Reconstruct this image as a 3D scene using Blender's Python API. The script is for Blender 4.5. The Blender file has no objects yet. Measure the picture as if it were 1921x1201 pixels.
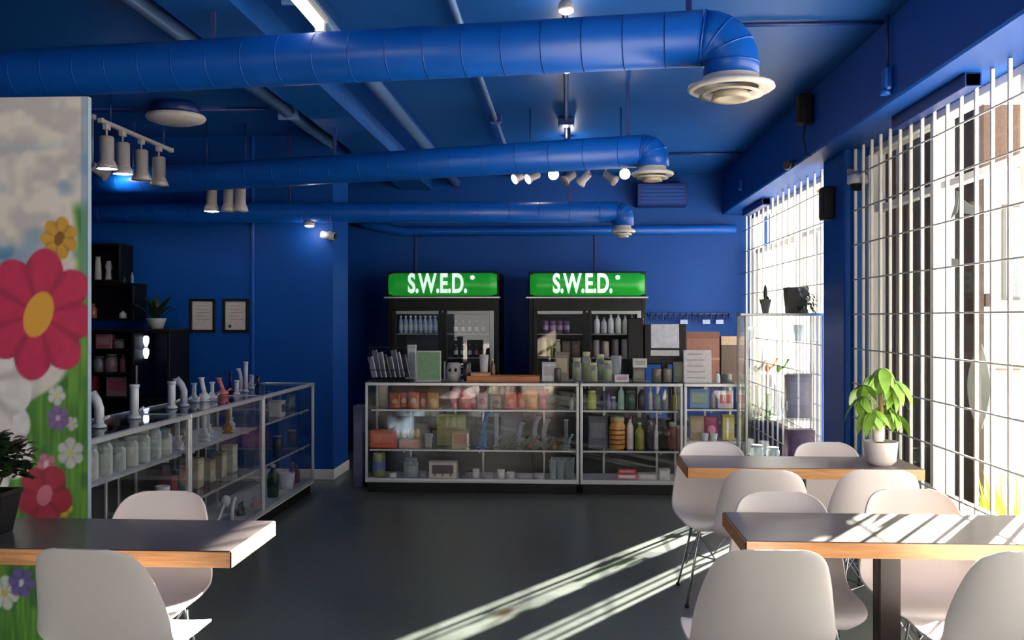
import bpy, bmesh, math, random
from mathutils import Vector, Matrix
random.seed(7)
S = bpy.context.scene
COL = S.collection
PI = math.pi

# ------------------------------------------------------------------ camera
F = 1800.0                      # focal length in pixels of the 1921-wide frame
H = 1.53                        # eye height
TH = math.atan(105.0 / F)       # the camera looks a little to the left of the room's long axis
CT, ST = math.cos(TH), math.sin(TH)
HZ = 597.0
cam = bpy.data.cameras.new('camera')
cam.sensor_width = 36.0
cam.lens = F / 1921.0 * 36.0
cam.shift_y = -3.5 / 1921.0
cam.clip_end = 300
camo = bpy.data.objects.new('camera', cam)
COL.objects.link(camo)
camo.location = (0, 0, H)
camo.rotation_euler = (PI / 2, 0, TH)
S.camera = camo

# ------------------------------------------------------------------ light
S.view_settings.view_transform = 'Standard'
S.view_settings.look = 'None'
S.view_settings.gamma = 1.0
S.view_settings.use_curve_mapping = False
S.view_settings.exposure = -0.5
W = bpy.data.worlds.new('world')
S.world = W
W.use_nodes = True
bg = W.node_tree.nodes['Background']
bg.inputs[0].default_value = (1.0, 0.935, 0.89, 1)
bg.inputs[1].default_value = 4.2
sun = bpy.data.lights.new('sun', 'SUN')
sun.energy = 200.0
sun.angle = math.radians(0.55)
sun.color = (1.0, 0.95, 0.86)
suno = bpy.data.objects.new('sun', sun)
COL.objects.link(suno)
SUNDIR = Vector((-0.542, -0.840, -math.tan(math.radians(17.0))))
suno.rotation_euler = SUNDIR.to_track_quat('-Z', 'Y').to_euler()
suno.location = (8, 14, 8)
try:
    S.cycles.use_denoising = True
    S.cycles.max_bounces = 10
    S.cycles.diffuse_bounces = 5
    S.cycles.transparent_max_bounces = 24
    S.cycles.caustics_reflective = False
    S.cycles.caustics_refractive = False
    S.cycles.sample_clamp_indirect = 8.0
except Exception:
    pass

# ------------------------------------------------------------------ placing helpers (photo measurement -> room coordinates)
def at(u, v, D):
    x = (u - 960.5) / F
    return Vector((D * (x * CT - ST), D * (x * ST + CT), H + D * (HZ - v) / F))
def atz(u, v, z):
    return at(u, v, (H - z) * F / (v - HZ))
def atY(u, Y):                 # X and depth on a plane of constant Y
    x = (u - 960.5) / F
    D = Y / (x * ST + CT)
    return D * (x * CT - ST), D
def atX(u, X):                 # Y and depth on a plane of constant X
    x = (u - 960.5) / F
    D = X / (x * CT - ST)
    return D * (x * ST + CT), D

# ------------------------------------------------------------------ materials
MATS = {}
def lin(c):
    return tuple(((v / 255) / 12.92 if v / 255 <= 0.04045 else ((v / 255 + 0.055) / 1.055) ** 2.4) for v in c)
def mat(name, rgb, rough=0.5, metal=0.0, var=0.08, scale=14.0, bump=0.0, emit=None, estr=0.0, spec=0.5, coat=0.0):
    if name in MATS:
        return MATS[name]
    m = bpy.data.materials.new(name)
    m.use_nodes = True
    nt = m.node_tree
    b = nt.nodes['Principled BSDF']
    l = lin(rgb)
    tc = nt.nodes.new('ShaderNodeTexCoord')
    n = nt.nodes.new('ShaderNodeTexNoise')
    n.inputs['Scale'].default_value = scale
    n.inputs['Detail'].default_value = 5
    nt.links.new(tc.outputs['Object'], n.inputs['Vector'])
    r = nt.nodes.new('ShaderNodeValToRGB')
    r.color_ramp.elements[0].position = 0.3
    r.color_ramp.elements[1].position = 0.7
    r.color_ramp.elements[0].color = (*[max(0, v * (1 - var)) for v in l], 1)
    r.color_ramp.elements[1].color = (*[min(1, v * (1 + var)) for v in l], 1)
    nt.links.new(n.outputs['Fac'], r.inputs['Fac'])
    nt.links.new(r.outputs['Color'], b.inputs['Base Color'])
    b.inputs['Roughness'].default_value = rough
    b.inputs['Metallic'].default_value = metal
    b.inputs['Specular IOR Level'].default_value = spec
    if coat:
        b.inputs['Coat Weight'].default_value = coat
        b.inputs['Coat Roughness'].default_value = 0.15
    if bump:
        bp = nt.nodes.new('ShaderNodeBump')
        bp.inputs['Strength'].default_value = bump
        bp.inputs['Distance'].default_value = 0.01
        nt.links.new(n.outputs['Fac'], bp.inputs['Height'])
        nt.links.new(bp.outputs['Normal'], b.inputs['Normal'])
    if emit:
        b.inputs['Emission Color'].default_value = (*lin(emit), 1)
        b.inputs['Emission Strength'].default_value = estr
    MATS[name] = m
    return m
def glass(name, tint=(255, 255, 255), edge=0.0, refl=0.04, graze=0.85, edgecol=(235, 240, 240), rough=0.02):
    """thin clear glass: mostly see-through, mirror-like towards grazing, optionally milky at its edges"""
    if name in MATS:
        return MATS[name]
    m = bpy.data.materials.new(name)
    m.use_nodes = True
    nt = m.node_tree
    nt.nodes.clear()
    out = nt.nodes.new('ShaderNodeOutputMaterial')
    tr = nt.nodes.new('ShaderNodeBsdfTransparent')
    tr.inputs[0].default_value = (*lin(tint), 1)
    gl = nt.nodes.new('ShaderNodeBsdfGlossy')
    gl.inputs['Roughness'].default_value = rough
    fw = nt.nodes.new('ShaderNodeLayerWeight'); fw.inputs[0].default_value = 0.5
    fp = nt.nodes.new('ShaderNodeMath'); fp.operation = 'POWER'; fp.inputs[1].default_value = 5.0
    fr = nt.nodes.new('ShaderNodeMath'); fr.operation = 'MULTIPLY_ADD'; fr.inputs[1].default_value = graze; fr.inputs[2].default_value = refl
    nt.links.new(fw.outputs['Facing'], fp.inputs[0]); nt.links.new(fp.outputs[0], fr.inputs[0])
    mx = nt.nodes.new('ShaderNodeMixShader')
    nt.links.new(fr.outputs[0], mx.inputs[0])
    nt.links.new(tr.outputs[0], mx.inputs[1])
    nt.links.new(gl.outputs[0], mx.inputs[2])
    last = mx
    if edge:
        lw = nt.nodes.new('ShaderNodeLayerWeight')
        lw.inputs[0].default_value = 0.5
        pw = nt.nodes.new('ShaderNodeMath'); pw.operation = 'POWER'; pw.inputs[1].default_value = 1.6
        ml = nt.nodes.new('ShaderNodeMath'); ml.operation = 'MULTIPLY_ADD'; ml.inputs[1].default_value = edge; ml.inputs[2].default_value = edge * 0.22
        nt.links.new(lw.outputs['Facing'], pw.inputs[0]); nt.links.new(pw.outputs[0], ml.inputs[0])
        df = nt.nodes.new('ShaderNodeBsdfDiffuse')
        df.inputs[0].default_value = (*lin(edgecol), 1)
        m2 = nt.nodes.new('ShaderNodeMixShader')
        nt.links.new(ml.outputs[0], m2.inputs[0]); nt.links.new(mx.outputs[0], m2.inputs[1]); nt.links.new(df.outputs[0], m2.inputs[2])
        last = m2
    nt.links.new(last.outputs[0], out.inputs[0])
    MATS[name] = m
    return m
def C(rgb, rough=0.45, metal=0.0):
    return mat('paint_%d_%d_%d_%d' % (*rgb, int(rough * 100)), rgb, rough, metal, var=0.12, scale=30)

BLUE = mat('blue_wall_paint', (5, 66, 144), 0.5, var=0.06, scale=2.2, bump=0.05, spec=.22)
BLUEC = mat('blue_ceiling_paint', (22, 80, 152), 0.42, var=0.08, scale=1.3, bump=0.05, spec=.25)
BLUED = mat('blue_duct_paint', (6, 76, 166), 0.36, var=0.06, scale=6, bump=0.04, spec=.35)
BLUEK = mat('dark_blue_paint', (8, 38, 104), 0.45, var=0.08, scale=6)
WHITEP = mat('white_plastic', (226, 217, 214), 0.38, var=0.02, scale=5)
WHITE = mat('white_paint', (226, 224, 220), 0.5, var=0.04, scale=9)
ALU = mat('brushed_aluminium', (205, 205, 206), 0.32, 0.55, var=0.06, scale=30)
CHROME = mat('chrome_wire', (190, 190, 192), 0.2, 0.9, var=0.03)
BLACK = mat('black_laminate', (11, 10, 12), 0.5, var=0.2, scale=9, spec=.25)
BLACKP = mat('black_plastic', (15, 15, 17), 0.5, var=0.1, spec=.25)
BROWNK = mat('dark_brown_metal', (38, 26, 22), 0.45, var=0.15)
TOPLAM = mat('grey_brown_laminate', (92, 82, 80), 0.28, var=0.12, scale=9, bump=0.03)
GLASS = glass('clear_glass')
WGLASS = glass('window_glass', (250, 252, 252), refl=.015, graze=.1)
JARG = glass('jar_glass', (244, 248, 247), edge=0.75)
MILKG = glass('frosted_glass', (235, 240, 240), edge=1.3, edgecol=(222, 224, 232))

def wood_mat(name, dark, light):
    m = bpy.data.materials.new(name); m.use_nodes = True
    nt = m.node_tree; b = nt.nodes['Principled BSDF']
    tc = nt.nodes.new('ShaderNodeTexCoord'); mp = nt.nodes.new('ShaderNodeMapping')
    mp.inputs['Scale'].default_value = (3, 20, 40)
    n = nt.nodes.new('ShaderNodeTexNoise'); n.inputs['Scale'].default_value = 2.0; n.inputs['Detail'].default_value = 8; n.inputs['Distortion'].default_value = 1.2
    r = nt.nodes.new('ShaderNodeValToRGB')
    r.color_ramp.elements[0].position = 0.35; r.color_ramp.elements[1].position = 0.68
    r.color_ramp.elements[0].color = (*lin(dark), 1); r.color_ramp.elements[1].color = (*lin(light), 1)
    nt.links.new(tc.outputs['Object'], mp.inputs[0]); nt.links.new(mp.outputs[0], n.inputs['Vector'])
    nt.links.new(n.outputs['Fac'], r.inputs[0]); nt.links.new(r.outputs[0], b.inputs['Base Color'])
    b.inputs['Roughness'].default_value = 0.4
    return m
WOODE = wood_mat('oak_edge_band', (165, 112, 66), (200, 146, 96))
WOODT = wood_mat('orange_wood', (150, 84, 44), (196, 124, 70))

def floor_mat():
    m = bpy.data.materials.new('polished_concrete'); m.use_nodes = True
    nt = m.node_tree; b = nt.nodes['Principled BSDF']
    tc = nt.nodes.new('ShaderNodeTexCoord')
    n1 = nt.nodes.new('ShaderNodeTexNoise'); n1.inputs['Scale'].default_value = 0.9; n1.inputs['Detail'].default_value = 8; n1.inputs['Roughness'].default_value = 0.6
    n2 = nt.nodes.new('ShaderNodeTexNoise'); n2.inputs['Scale'].default_value = 22; n2.inputs['Detail'].default_value = 6
    r = nt.nodes.new('ShaderNodeValToRGB')
    r.color_ramp.elements[0].position = 0.3; r.color_ramp.elements[1].position = 0.72
    r.color_ramp.elements[0].color = (*lin((64, 68, 64)), 1); r.color_ramp.elements[1].color = (*lin((92, 96, 88)), 1)
    mx = nt.nodes.new('ShaderNodeMath'); mx.operation = 'MULTIPLY_ADD'; mx.inputs[1].default_value = 0.3; 
    nt.links.new(tc.outputs['Object'], n1.inputs['Vector']); nt.links.new(tc.outputs['Object'], n2.inputs['Vector'])
    nt.links.new(n2.outputs['Fac'], mx.inputs[0]); 
    sc = nt.nodes.new('ShaderNodeMath'); sc.operation = 'MULTIPLY'; sc.inputs[1].default_value = 0.7
    nt.links.new(n1.outputs['Fac'], sc.inputs[0]); nt.links.new(sc.outputs[0], mx.inputs[2])
    nt.links.new(mx.outputs[0], r.inputs[0]); nt.links.new(r.outputs[0], b.inputs['Base Color'])
    rr = nt.nodes.new('ShaderNodeMapRange'); rr.inputs['To Min'].default_value = 0.22; rr.inputs['To Max'].default_value = 0.42
    nt.links.new(n1.outputs['Fac'], rr.inputs['Value']); nt.links.new(rr.outputs[0], b.inputs['Roughness'])
    bp = nt.nodes.new('ShaderNodeBump'); bp.inputs['Strength'].default_value = 0.08; bp.inputs['Distance'].default_value = 0.01
    nt.links.new(n2.outputs['Fac'], bp.inputs['Height']); nt.links.new(bp.outputs[0], b.inputs['Normal'])
    return m
FLOOR = floor_mat()

# ------------------------------------------------------------------ mesh helpers
class MB:
    def __init__(s):
        s.v = []; s.f = []; s.sm = []
    def add(s, vs, fs, smooth=False):
        o = len(s.v)
        s.v += [tuple(p) for p in vs]
        for f in fs:
            s.f.append([i + o for i in f]); s.sm.append(smooth)
        return s
    def box(s, x0, x1, y0, y1, z0, z1, M=None):
        vs = [Vector(p) for p in ((x0, y0, z0), (x1, y0, z0), (x1, y1, z0), (x0, y1, z0), (x0, y0, z1), (x1, y0, z1), (x1, y1, z1), (x0, y1, z1))]
        if M is not None:
            vs = [M @ p for p in vs]
        return s.add(vs, [(0, 3, 2, 1), (4, 5, 6, 7), (0, 1, 5, 4), (1, 2, 6, 5), (2, 3, 7, 6), (3, 0, 4, 7)])
    def rbox(s, x0, x1, y0, y1, z0, z1, b=0.004, M=None):
        """box with chamfered edges"""
        b = min(b, (x1 - x0) * .45, (y1 - y0) * .45, (z1 - z0) * .45)
        vs = []; idx = {}
        for ix, X in ((0, x0), (1, x1)):
            for iy, Y in ((0, y0), (1, y1)):
                for iz, Z in ((0, z0), (1, z1)):
                    sx, sy, sz = (b if ix == 0 else -b), (b if iy == 0 else -b), (b if iz == 0 else -b)
                    for a, p in (('x', (X, Y + sy, Z + sz)), ('y', (X + sx, Y, Z + sz)), ('z', (X + sx, Y + sy, Z))):
                        idx[(ix, iy, iz, a)] = len(vs); vs.append(Vector(p))
        fs = []
        q = ((0, 0), (1, 0), (1, 1), (0, 1))
        for k in (0, 1):
            fx = [idx[(k, a, c, 'x')] for a, c in q]; fy = [idx[(a, k, c, 'y')] for a, c in q]; fz = [idx[(a, c, k, 'z')] for a, c in q]
            fs.append(fx if k else fx[::-1]); fs.append(fy[::-1] if k else fy); fs.append(fz if k else fz[::-1])
        for a in (0, 1):
            for c in (0, 1):
                fs.append([idx[(a, c, 0, 'x')], idx[(a, c, 1, 'x')], idx[(a, c, 1, 'y')], idx[(a, c, 0, 'y')]])
                fs.append([idx[(a, 0, c, 'x')], idx[(a, 1, c, 'x')], idx[(a, 1, c, 'z')], idx[(a, 0, c, 'z')]])
                fs.append([idx[(0, a, c, 'y')], idx[(1, a, c, 'y')], idx[(1, a, c, 'z')], idx[(0, a, c, 'z')]])
                for e in (0, 1):
                    fs.append([idx[(a, c, e, 'x')], idx[(a, c, e, 'y')], idx[(a, c, e, 'z')]])
        if M is not None:
            vs = [M @ p for p in vs]
        return s.add(vs, fs)
    def lathe(s, prof, n=16, c=(0, 0, 0), smooth=True, cap=True, M=None, sx=1.0, sy=1.0):
        vs = []; fs = []
        for r, z in prof:
            for k in range(n):
                a = 2 * PI * k / n
                vs.append(Vector((r * math.cos(a) * sx + c[0], r * math.sin(a) * sy + c[1], z + c[2])))
        m = len(prof)
        for i in range(m - 1):
            for k in range(n):
                fs.append((i * n + k, i * n + (k + 1) % n, (i + 1) * n + (k + 1) % n, (i + 1) * n + k))
        if M is not None:
            vs = [M @ p for p in vs]
        s.add(vs, fs, smooth)
        if cap:
            o = len(s.v) - len(vs)
            if prof[0][0] > 1e-5:
                s.f.append([o + k for k in range(n)][::-1]); s.sm.append(False)
            if prof[-1][0] > 1e-5:
                s.f.append([o + (m - 1) * n + k for k in range(n)]); s.sm.append(False)
        return s
    def tube(s, pts, r, n=8, smooth=True, closed=False):
        pts = [Vector(p) for p in pts]
        rs = r if isinstance(r, (list, tuple)) else [r] * len(pts)
        vs = []; fs = []
        up = None
        m = len(pts)
        for i, p in enumerate(pts):
            if closed:
                t = (pts[(i + 1) % m] - pts[i - 1]).normalized()
            else:
                t = (pts[min(i + 1, m - 1)] - pts[max(i - 1, 0)]).normalized()
            if up is None:
                up = Vector((0, 0, 1)) if abs(t.z) < 0.9 else Vector((1, 0, 0))
            a = t.cross(up).normalized(); b = a.cross(t).normalized(); up = b
            for k in range(n):
                w = 2 * PI * k / n
                vs.append(p + (a * math.cos(w) + b * math.sin(w)) * rs[i])
        R = m if closed else m - 1
        for i in range(R):
            j = (i + 1) % m
            for k in range(n):
                fs.append((i * n + k, i * n + (k + 1) % n, j * n + (k + 1) % n, j * n + k))
        o = len(s.v)
        s.add(vs, fs, smooth)
        if not closed:
            s.f.append([o + k for k in range(n)][::-1]); s.sm.append(False)
            s.f.append([o + (m - 1) * n + k for k in range(n)]); s.sm.append(False)
        return s
    def ell(s, c, rx, ry, rz, n=12, m=8, M=None):
        prof = [(max(1e-6, math.sin(PI * i / m)), -math.cos(PI * i / m)) for i in range(m + 1)]
        T = Matrix.Translation(c) @ Matrix.Diagonal((rx, ry, rz, 1))
        if M is not None:
            T = M @ T
        return s.lathe(prof, n, cap=False, M=T)
    def mesh(s, name):
        me = bpy.data.meshes.new(name)
        me.from_pydata(s.v, [], s.f)
        me.polygons.foreach_set('use_smooth', s.sm)
        me.update()
        bm = bmesh.new(); bm.from_mesh(me); bmesh.ops.recalc_face_normals(bm, faces=bm.faces); bm.to_mesh(me); bm.free()
        return me
    def build(s, name, m, parent=None, loc=None):
        me = s.mesh(name)
        return put(name, me, m, parent, loc)
def put(name, me, m, parent=None, loc=None):
    if m is not None and not me.materials:
        me.materials.append(m)
    o = bpy.data.objects.new(name, me)
    COL.objects.link(o)
    if parent is not None:
        o.parent = parent
    if loc is not None:
        o.location = loc
    return o
def tag(o, label=None, cat=None, group=None, kind=None):
    if label: o['label'] = label
    if cat: o['category'] = cat
    if group: o['group'] = group
    if kind: o['kind'] = kind
    return o
def thing(name, label, cat, loc, rz=0.0, group=None):
    o = bpy.data.objects.new(name, None)
    o.empty_display_size = 0.05
    COL.objects.link(o)
    o.location = loc
    o.rotation_euler = (0, 0, rz)
    return tag(o, label, cat, group)
def struct(name, mb, m, label=None, parent=None):
    o = mb.build(name, m, parent)
    if parent is None:
        tag(o, label, None, None, 'structure')
    return o
def copy_tree(o, parent=None):
    c = o.copy(); COL.objects.link(c); c.parent = parent
    for ch in list(o.children):
        copy_tree(ch, c)
    return c
ORD = ['first', 'second', 'third', 'fourth', 'fifth', 'sixth', 'seventh', 'eighth', 'ninth', 'tenth', 'eleventh', 'twelfth', 'thirteenth', 'fourteenth', 'fifteenth', 'sixteenth']
def text_mesh(s, size, ext=0.002, off=0.0, sx=1.0):
    cu = bpy.data.curves.new('lettering', 'FONT')
    cu.body = s; cu.size = size; cu.extrude = ext; cu.offset = off
    cu.align_x = 'CENTER'; cu.align_y = 'CENTER'
    o = bpy.data.objects.new('lettering', cu); COL.objects.link(o)
    dg = bpy.context.evaluated_depsgraph_get()
    me = bpy.data.meshes.new_from_object(o.evaluated_get(dg))
    bpy.data.objects.remove(o)
    me.transform(Matrix.Diagonal((sx, 1, 1, 1)))
    return me

# ------------------------------------------------------------------ room dimensions
XI, XO = 2.16, 1.84            # window plane, inner face of the beam over the windows
ZS, ZC = 2.77, 3.26            # underside of that beam, ceiling
YB = 1.24 * F / 192.0          # back wall
YF = -2.6                      # wall behind the camera
XL = -5.4                      # left wall
COLN, COLF = XI * F / 540.0, 2.03 * F / 470.0
SILL = 0.40
YLW = atz(600, 900, 0.0).y     # blue wall behind the left cases
XLW = atz(625, 900, 0.0).x     # its right end

# ================================================================== STRUCTURE
struct('floor', MB().box(XL - .15, XI + .22, YF - .15, YB + .15, -0.15, 0.0), FLOOR, 'dark polished concrete floor')
struct('ceiling', MB().box(XL - .15, XI + .25, YF - .15, YB + .15, ZC, ZC + .15), BLUEC, 'blue painted ceiling')
struct('wall_back', MB().box(XL - .15, XI + .25, YB, YB + .15, 0, ZC), BLUE, 'blue back wall behind the coolers')
struct('wall_left', MB().box(XL - .15, XL, YF, YB, 0, ZC), BLUE, 'blue left wall')
# wall behind the camera: unseen; wide opening added to light near chairs and mural
wf = MB(); wf.box(XL, -4.9, YF - .15, YF, 0, ZC); wf.box(-.9, XI + .2, YF - .15, YF, 0, ZC); wf.box(-4.9, -.9, YF - .15, YF, 2.9, ZC); wf.box(-4.9, -.9, YF - .15, YF, 0, .3)
struct('wall_front', wf, mat('brown_wall_paint', (96, 84, 74), .6, var=.04, scale=2), 'unseen brown wall behind the viewer with added glazed opening')  # unseen wall, its brown picked for the light it bounces
w3 = struct('fill_window', MB().box(-4.9, -.9, YF - .11, YF - .03, .3, .35), WHITE, 'wide unseen window added behind the viewer for fill light')
for x in (-4.87, -2.9, -.93):
    MB().rbox(x - .03, x + .03, YF - .11, YF - .03, .35, 2.9).build('mullion', WHITE, w3)
for x0 in (-4.84, -2.87):
    MB().box(x0, x0 + 1.91, YF - .075, YF - .065, .35, 2.9).build('pane', WGLASS, w3)
# right side
wr = MB(); wr.box(XI, XI + .2, YF, 1.2, 0, ZS); wr.box(XI, XI + .2, 1.2, COLN, 0, SILL); wr.box(XI, XI + .2, COLF, YB, 0, SILL)  # unseen full-height stretch, closed to cut window light on the near chairs
struct('wall_right', wr, BLUE, 'low blue wall under the windows')
struct('column_right', MB().rbox(2.03, XI + .09, COLN, COLF, 0, ZS + .02, .01), BLUE, 'blue column between the two windows')
struct('beam_right', MB().rbox(XO, XI + .25, YF, YB, ZS, ZC, .012), BLUE, 'deep blue beam over the windows')
# wall behind the left cases, a thick blue return that ends before the coolers
struct('wall_behind_cases', MB().box(XL, XLW, YLW, YLW + .62, 0, ZC), BLUE, 'blue wall behind the left display cases')
bb = MB(); bb.rbox(XL, XLW + .012, YLW - .014, YLW, 0, .10); bb.rbox(XLW, XLW + .014, YLW - .014, YLW + .62, 0, .10)
struct('baseboard_left', bb, WHITE, 'white baseboard of the blue wall')
struct('baseboard_back', MB().rbox(XLW, XI, YB - .014, YB, 0, .1), WHITE, 'white baseboard of the back wall')
# ceiling beam between the pipes
struct('beam_ceiling', MB().box(-2.02, -1.66, YF, YB, ZC - .17, ZC), BLUEC, 'shallow blue ceiling beam')

# ---- partition with the painted mural (paint = colour per point of the wall face)
pr = atz(165, 597 + 500, H - 500 * 4.11 / F)   # right edge at depth 4.11
PX, PY = pr.x, pr.y
PZ = H + (HZ - 181) * 4.11 / F
PXL = XL
struct_part = struct('wall_partition', MB().box(PXL, PX, PY, PY + .03, 0, PZ), mat('partition_edge_paint', (150, 170, 190), .5, var=.05), 'partition wall with painted flower mural')
K = F / 4.11
def sstep(a, b, x):
    t = max(0.0, min(1.0, (x - a) / (b - a))); return t * t * (3 - 2 * t)
def mixc(a, b, t):
    return tuple(a[i] * (1 - t) + b[i] * t for i in range(3))
def hsh(x, y):
    v = math.sin(x * 12.9898 + y * 78.233) * 43758.5453
    return v - math.floor(v)
def vnoise(x, y):
    xi, yi = math.floor(x), math.floor(y); fx, fy = x - xi, y - yi
    fx = fx * fx * (3 - 2 * fx); fy = fy * fy * (3 - 2 * fy)
    a, b, c, d = hsh(xi, yi), hsh(xi + 1, yi), hsh(xi, yi + 1), hsh(xi + 1, yi + 1)
    return (a * (1 - fx) + b * fx) * (1 - fy) + (c * (1 - fx) + d * fx) * fy
# flowers: kind, centre, radius, petals, petal colour, eye colour, eye radii
FL = [
    ('p', 70, 590, 128, 8, (214, 46, 92), (240, 176, 62), (27, 44), .25),
    ('p', 110, 447, 42, 7, (222, 168, 60), (140, 96, 40), (9, 14), .0),
    ('r', -42, 722, 112, 6, (250, 246, 242), (228, 200, 90), (20, 26), .3),
    ('r', -34, 832, 108, 6, (250, 246, 242), (228, 200, 90), (16, 22), .1),
    ('p', 132, 850, 30, 6, (222, 226, 214), (226, 214, 120), (5, 6), .0),
    ('p', 105, 742, 20, 5, (224, 226, 220), (230, 214, 120), (4, 5), .5),
    ('p', 108, 785, 26, 6, (146, 118, 170), (214, 190, 214), (5, 6), .2),
    ('p', 135, 795, 14, 5, (226, 226, 224), (230, 214, 120), (3, 4), .2),
    ('p', 82, 930, 62, 5, (180, 50, 70), (214, 120, 140), (14, 20), .4),
    ('p', 85, 872, 22, 5, (214, 130, 150), (236, 200, 210), (5, 8), .1),
    ('p', 118, 950, 22, 6, (226, 180, 70), (190, 120, 40), (5, 5), .2),
    ('p', 37, 1095, 30, 6, (118, 106, 170), (220, 210, 226), (5, 7), .4),
    ('p', 3, 1115, 34, 7, (228, 232, 220), (226, 200, 90), (6, 7), .1),
    ('p', 100, 1165, 22, 6, (226, 226, 214), (226, 200, 90), (5, 5), .4),
]
for i in range(26):            # the painting goes on to the left of what the photo shows
    FL.append((random.choice('pr'), -random.uniform(90, 1350), random.uniform(480, 1180), random.uniform(28, 105), random.choice((5, 6, 7, 8)),
               random.choice(((190, 44, 82), (222, 168, 60), (232, 226, 222), (146, 118, 170), (214, 130, 150))), (226, 180, 70), (12, 14), random.random()))
def mural(u, v):
    n = vnoise(u / 46.0, v / 38.0) * .6 + vnoise(u / 17.0 + 9, v / 15.0) * .4
    sky = mixc((206, 199, 198), (240, 230, 220), sstep(.25, .7, n))
    sky = mixc(sky, (120, 156, 190), sstep(.55, .8, vnoise(u / 60.0 + 31, v / 44.0 + 5)) * sstep(250, 320, v) * .7)
    sky = mixc(sky, (62, 132, 176), sstep(.46, .6, vnoise(u / 50.0 + 3, v / 90.0)) * sstep(440, 500, v))
    gl = vnoise(u / 5.0, v / 60.0)
    grass = mixc((66, 128, 46), (122, 176, 66), gl)
    grass = mixc(grass, (44, 96, 60), sstep(.5, .9, vnoise(u / 20.0, v / 45.0 + 7)) * .7)
    ge = 134 + 12 * math.sin(v / 60.0) - sstep(690, 860, v) * 260 - sstep(1000, 1100, v) * 900   # edge of the grass
    if u < -80:
        ge = -5000 if v > 760 + 60 * math.sin(u / 130.0) else 5000
    col = mixc(sky, grass, sstep(ge - 9, ge + 9, u) * sstep(370, 400, v))
    if u > 152 and v < 560:
        col = mixc(col, (120, 160, 200), .55)
    for k, cx, cy, R, np_, pc, ec, er, ph in reversed(FL):
        dx, dy = u - cx, v - cy
        if abs(dx) > R * 1.1 or abs(dy) > R * 1.1:
            continue
        r = math.hypot(dx * 1.12, dy); a = math.atan2(dy, dx) + ph
        w = (a * np_ / (2 * PI)) % 1.0
        w = abs(w - .5) * 2
        lim = R * ((.98 - .22 * w ** 1.8) if k == 'p' else (1.0 - .2 * w ** 2.5))
        e = sstep(lim + 2.5, lim - 2.5, r)
        if e > 0:
            pc2 = mixc(pc, tuple(c * .72 for c in pc), sstep(.55, 1, w) * .55 + .25 * vnoise(u / 14.0, v / 14.0))
            col = mixc(col, pc2, e)
            ang = .35
            ex, ey = dx * math.cos(ang) + dy * math.sin(ang), -dx * math.sin(ang) + dy * math.cos(ang)
            q = math.hypot(ex / er[0], ey / er[1])
            col = mixc(col, ec, sstep(1.08, .95, q))
    return col
cols = [PX - .0005 - i * .0065 for i in range(74)]
while cols[-1] > PXL + .02:
    cols.append(cols[-1] - .022)
nz = 340
vs = []; vc = []
for j in range(nz + 1):
    z = PZ * j / nz
    for x in cols:
        vs.append((x, PY - .003, z))
        vc.append(mural(165 + (x - PX) * K, HZ - (z - H) * K))
nc = len(cols)
fs = [(j * nc + i + 1, j * nc + i, (j + 1) * nc + i, (j + 1) * nc + i + 1) for j in range(nz) for i in range(nc - 1)]
me = bpy.data.meshes.new('mural'); me.from_pydata(vs, [], fs)
ca = me.color_attributes.new('paint', 'FLOAT_COLOR', 'POINT')
buf = []
for c in vc:
    buf += [*lin(c), 1.0]
ca.data.foreach_set('color', buf)
mm = bpy.data.materials.new('mural_paint'); mm.use_nodes = True
nt = mm.node_tree; b = nt.nodes['Principled BSDF']
an = nt.nodes.new('ShaderNodeVertexColor'); an.layer_name = 'paint'
nt.links.new(an.outputs[0], b.inputs['Base Color']); b.inputs['Roughness'].default_value = .6
mo = put('mural', me, mm, struct_part)
tag(mo, 'mural of pink, yellow and white flowers in green grass')

# ---- windows with frames, panes and decals
def window(name, label, y0, y1, mull):
    w = struct(name, MB().rbox(XI + .02, XI + .20, y0, y1, SILL, SILL + .05), WHITE, label)
    MB().rbox(XI + .05, XI + .15, y0, y1, ZS - .05, ZS).build('window_frame', WHITE, w)
    ys = [y0 + .03] + mull + [y1 - .03]
    for y in ys:
        MB().rbox(XI + .03, XI + .15, y - .035, y + .035, SILL + .05, ZS - .05).build('mullion', WHITE, w)
    for a, c in zip(ys[:-1], ys[1:]):
        MB().box(XI + .095, XI + .103, a + .035, c - .035, SILL + .05, ZS - .05).build('pane', WGLASS, w)
        MB().rbox(XI + .07, XI + .13, a + .035, c - .035, 2.30, 2.345).build('transom', WHITE, w)
    return w
Y1, Y2 = XI * F / 657.0, XI * F / 817.0
step = Y1 - Y2
ml = [Y1 - k * step for k in range(7) if Y1 - k * step > 1.5]
win1 = window('window_1', 'wide shop window with white mullions on the right', 1.2, COLN, ml[::-1])
far = COLF + (YB - COLF) * .42
win2 = window('window_2', 'shop window beyond the blue column', COLF, YB, [far])
# wide pier added to split the floor sunlight, and the far window's white film
MB().rbox(XI + .03, XI + .2, 8.56, 8.70, SILL + .05, 2.30, .006).build('shade_pier', WHITE, win2)
fm = bpy.data.materials.new('white_window_film'); fm.use_nodes = True
nt = fm.node_tree; nt.nodes.clear()
o_ = nt.nodes.new('ShaderNodeOutputMaterial'); tl = nt.nodes.new('ShaderNodeBsdfTranslucent'); df = nt.nodes.new('ShaderNodeBsdfDiffuse'); mx = nt.nodes.new('ShaderNodeMixShader')
nz_ = nt.nodes.new('ShaderNodeTexNoise'); nz_.inputs['Scale'].default_value = 3.0
rm = nt.nodes.new('ShaderNodeValToRGB'); rm.color_ramp.elements[0].color = (.70, .70, .69, 1); rm.color_ramp.elements[1].color = (.78, .78, .77, 1)
nt.links.new(nz_.outputs['Fac'], rm.inputs[0]); nt.links.new(rm.outputs[0], tl.inputs[0]); nt.links.new(rm.outputs[0], df.inputs[0])
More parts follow.
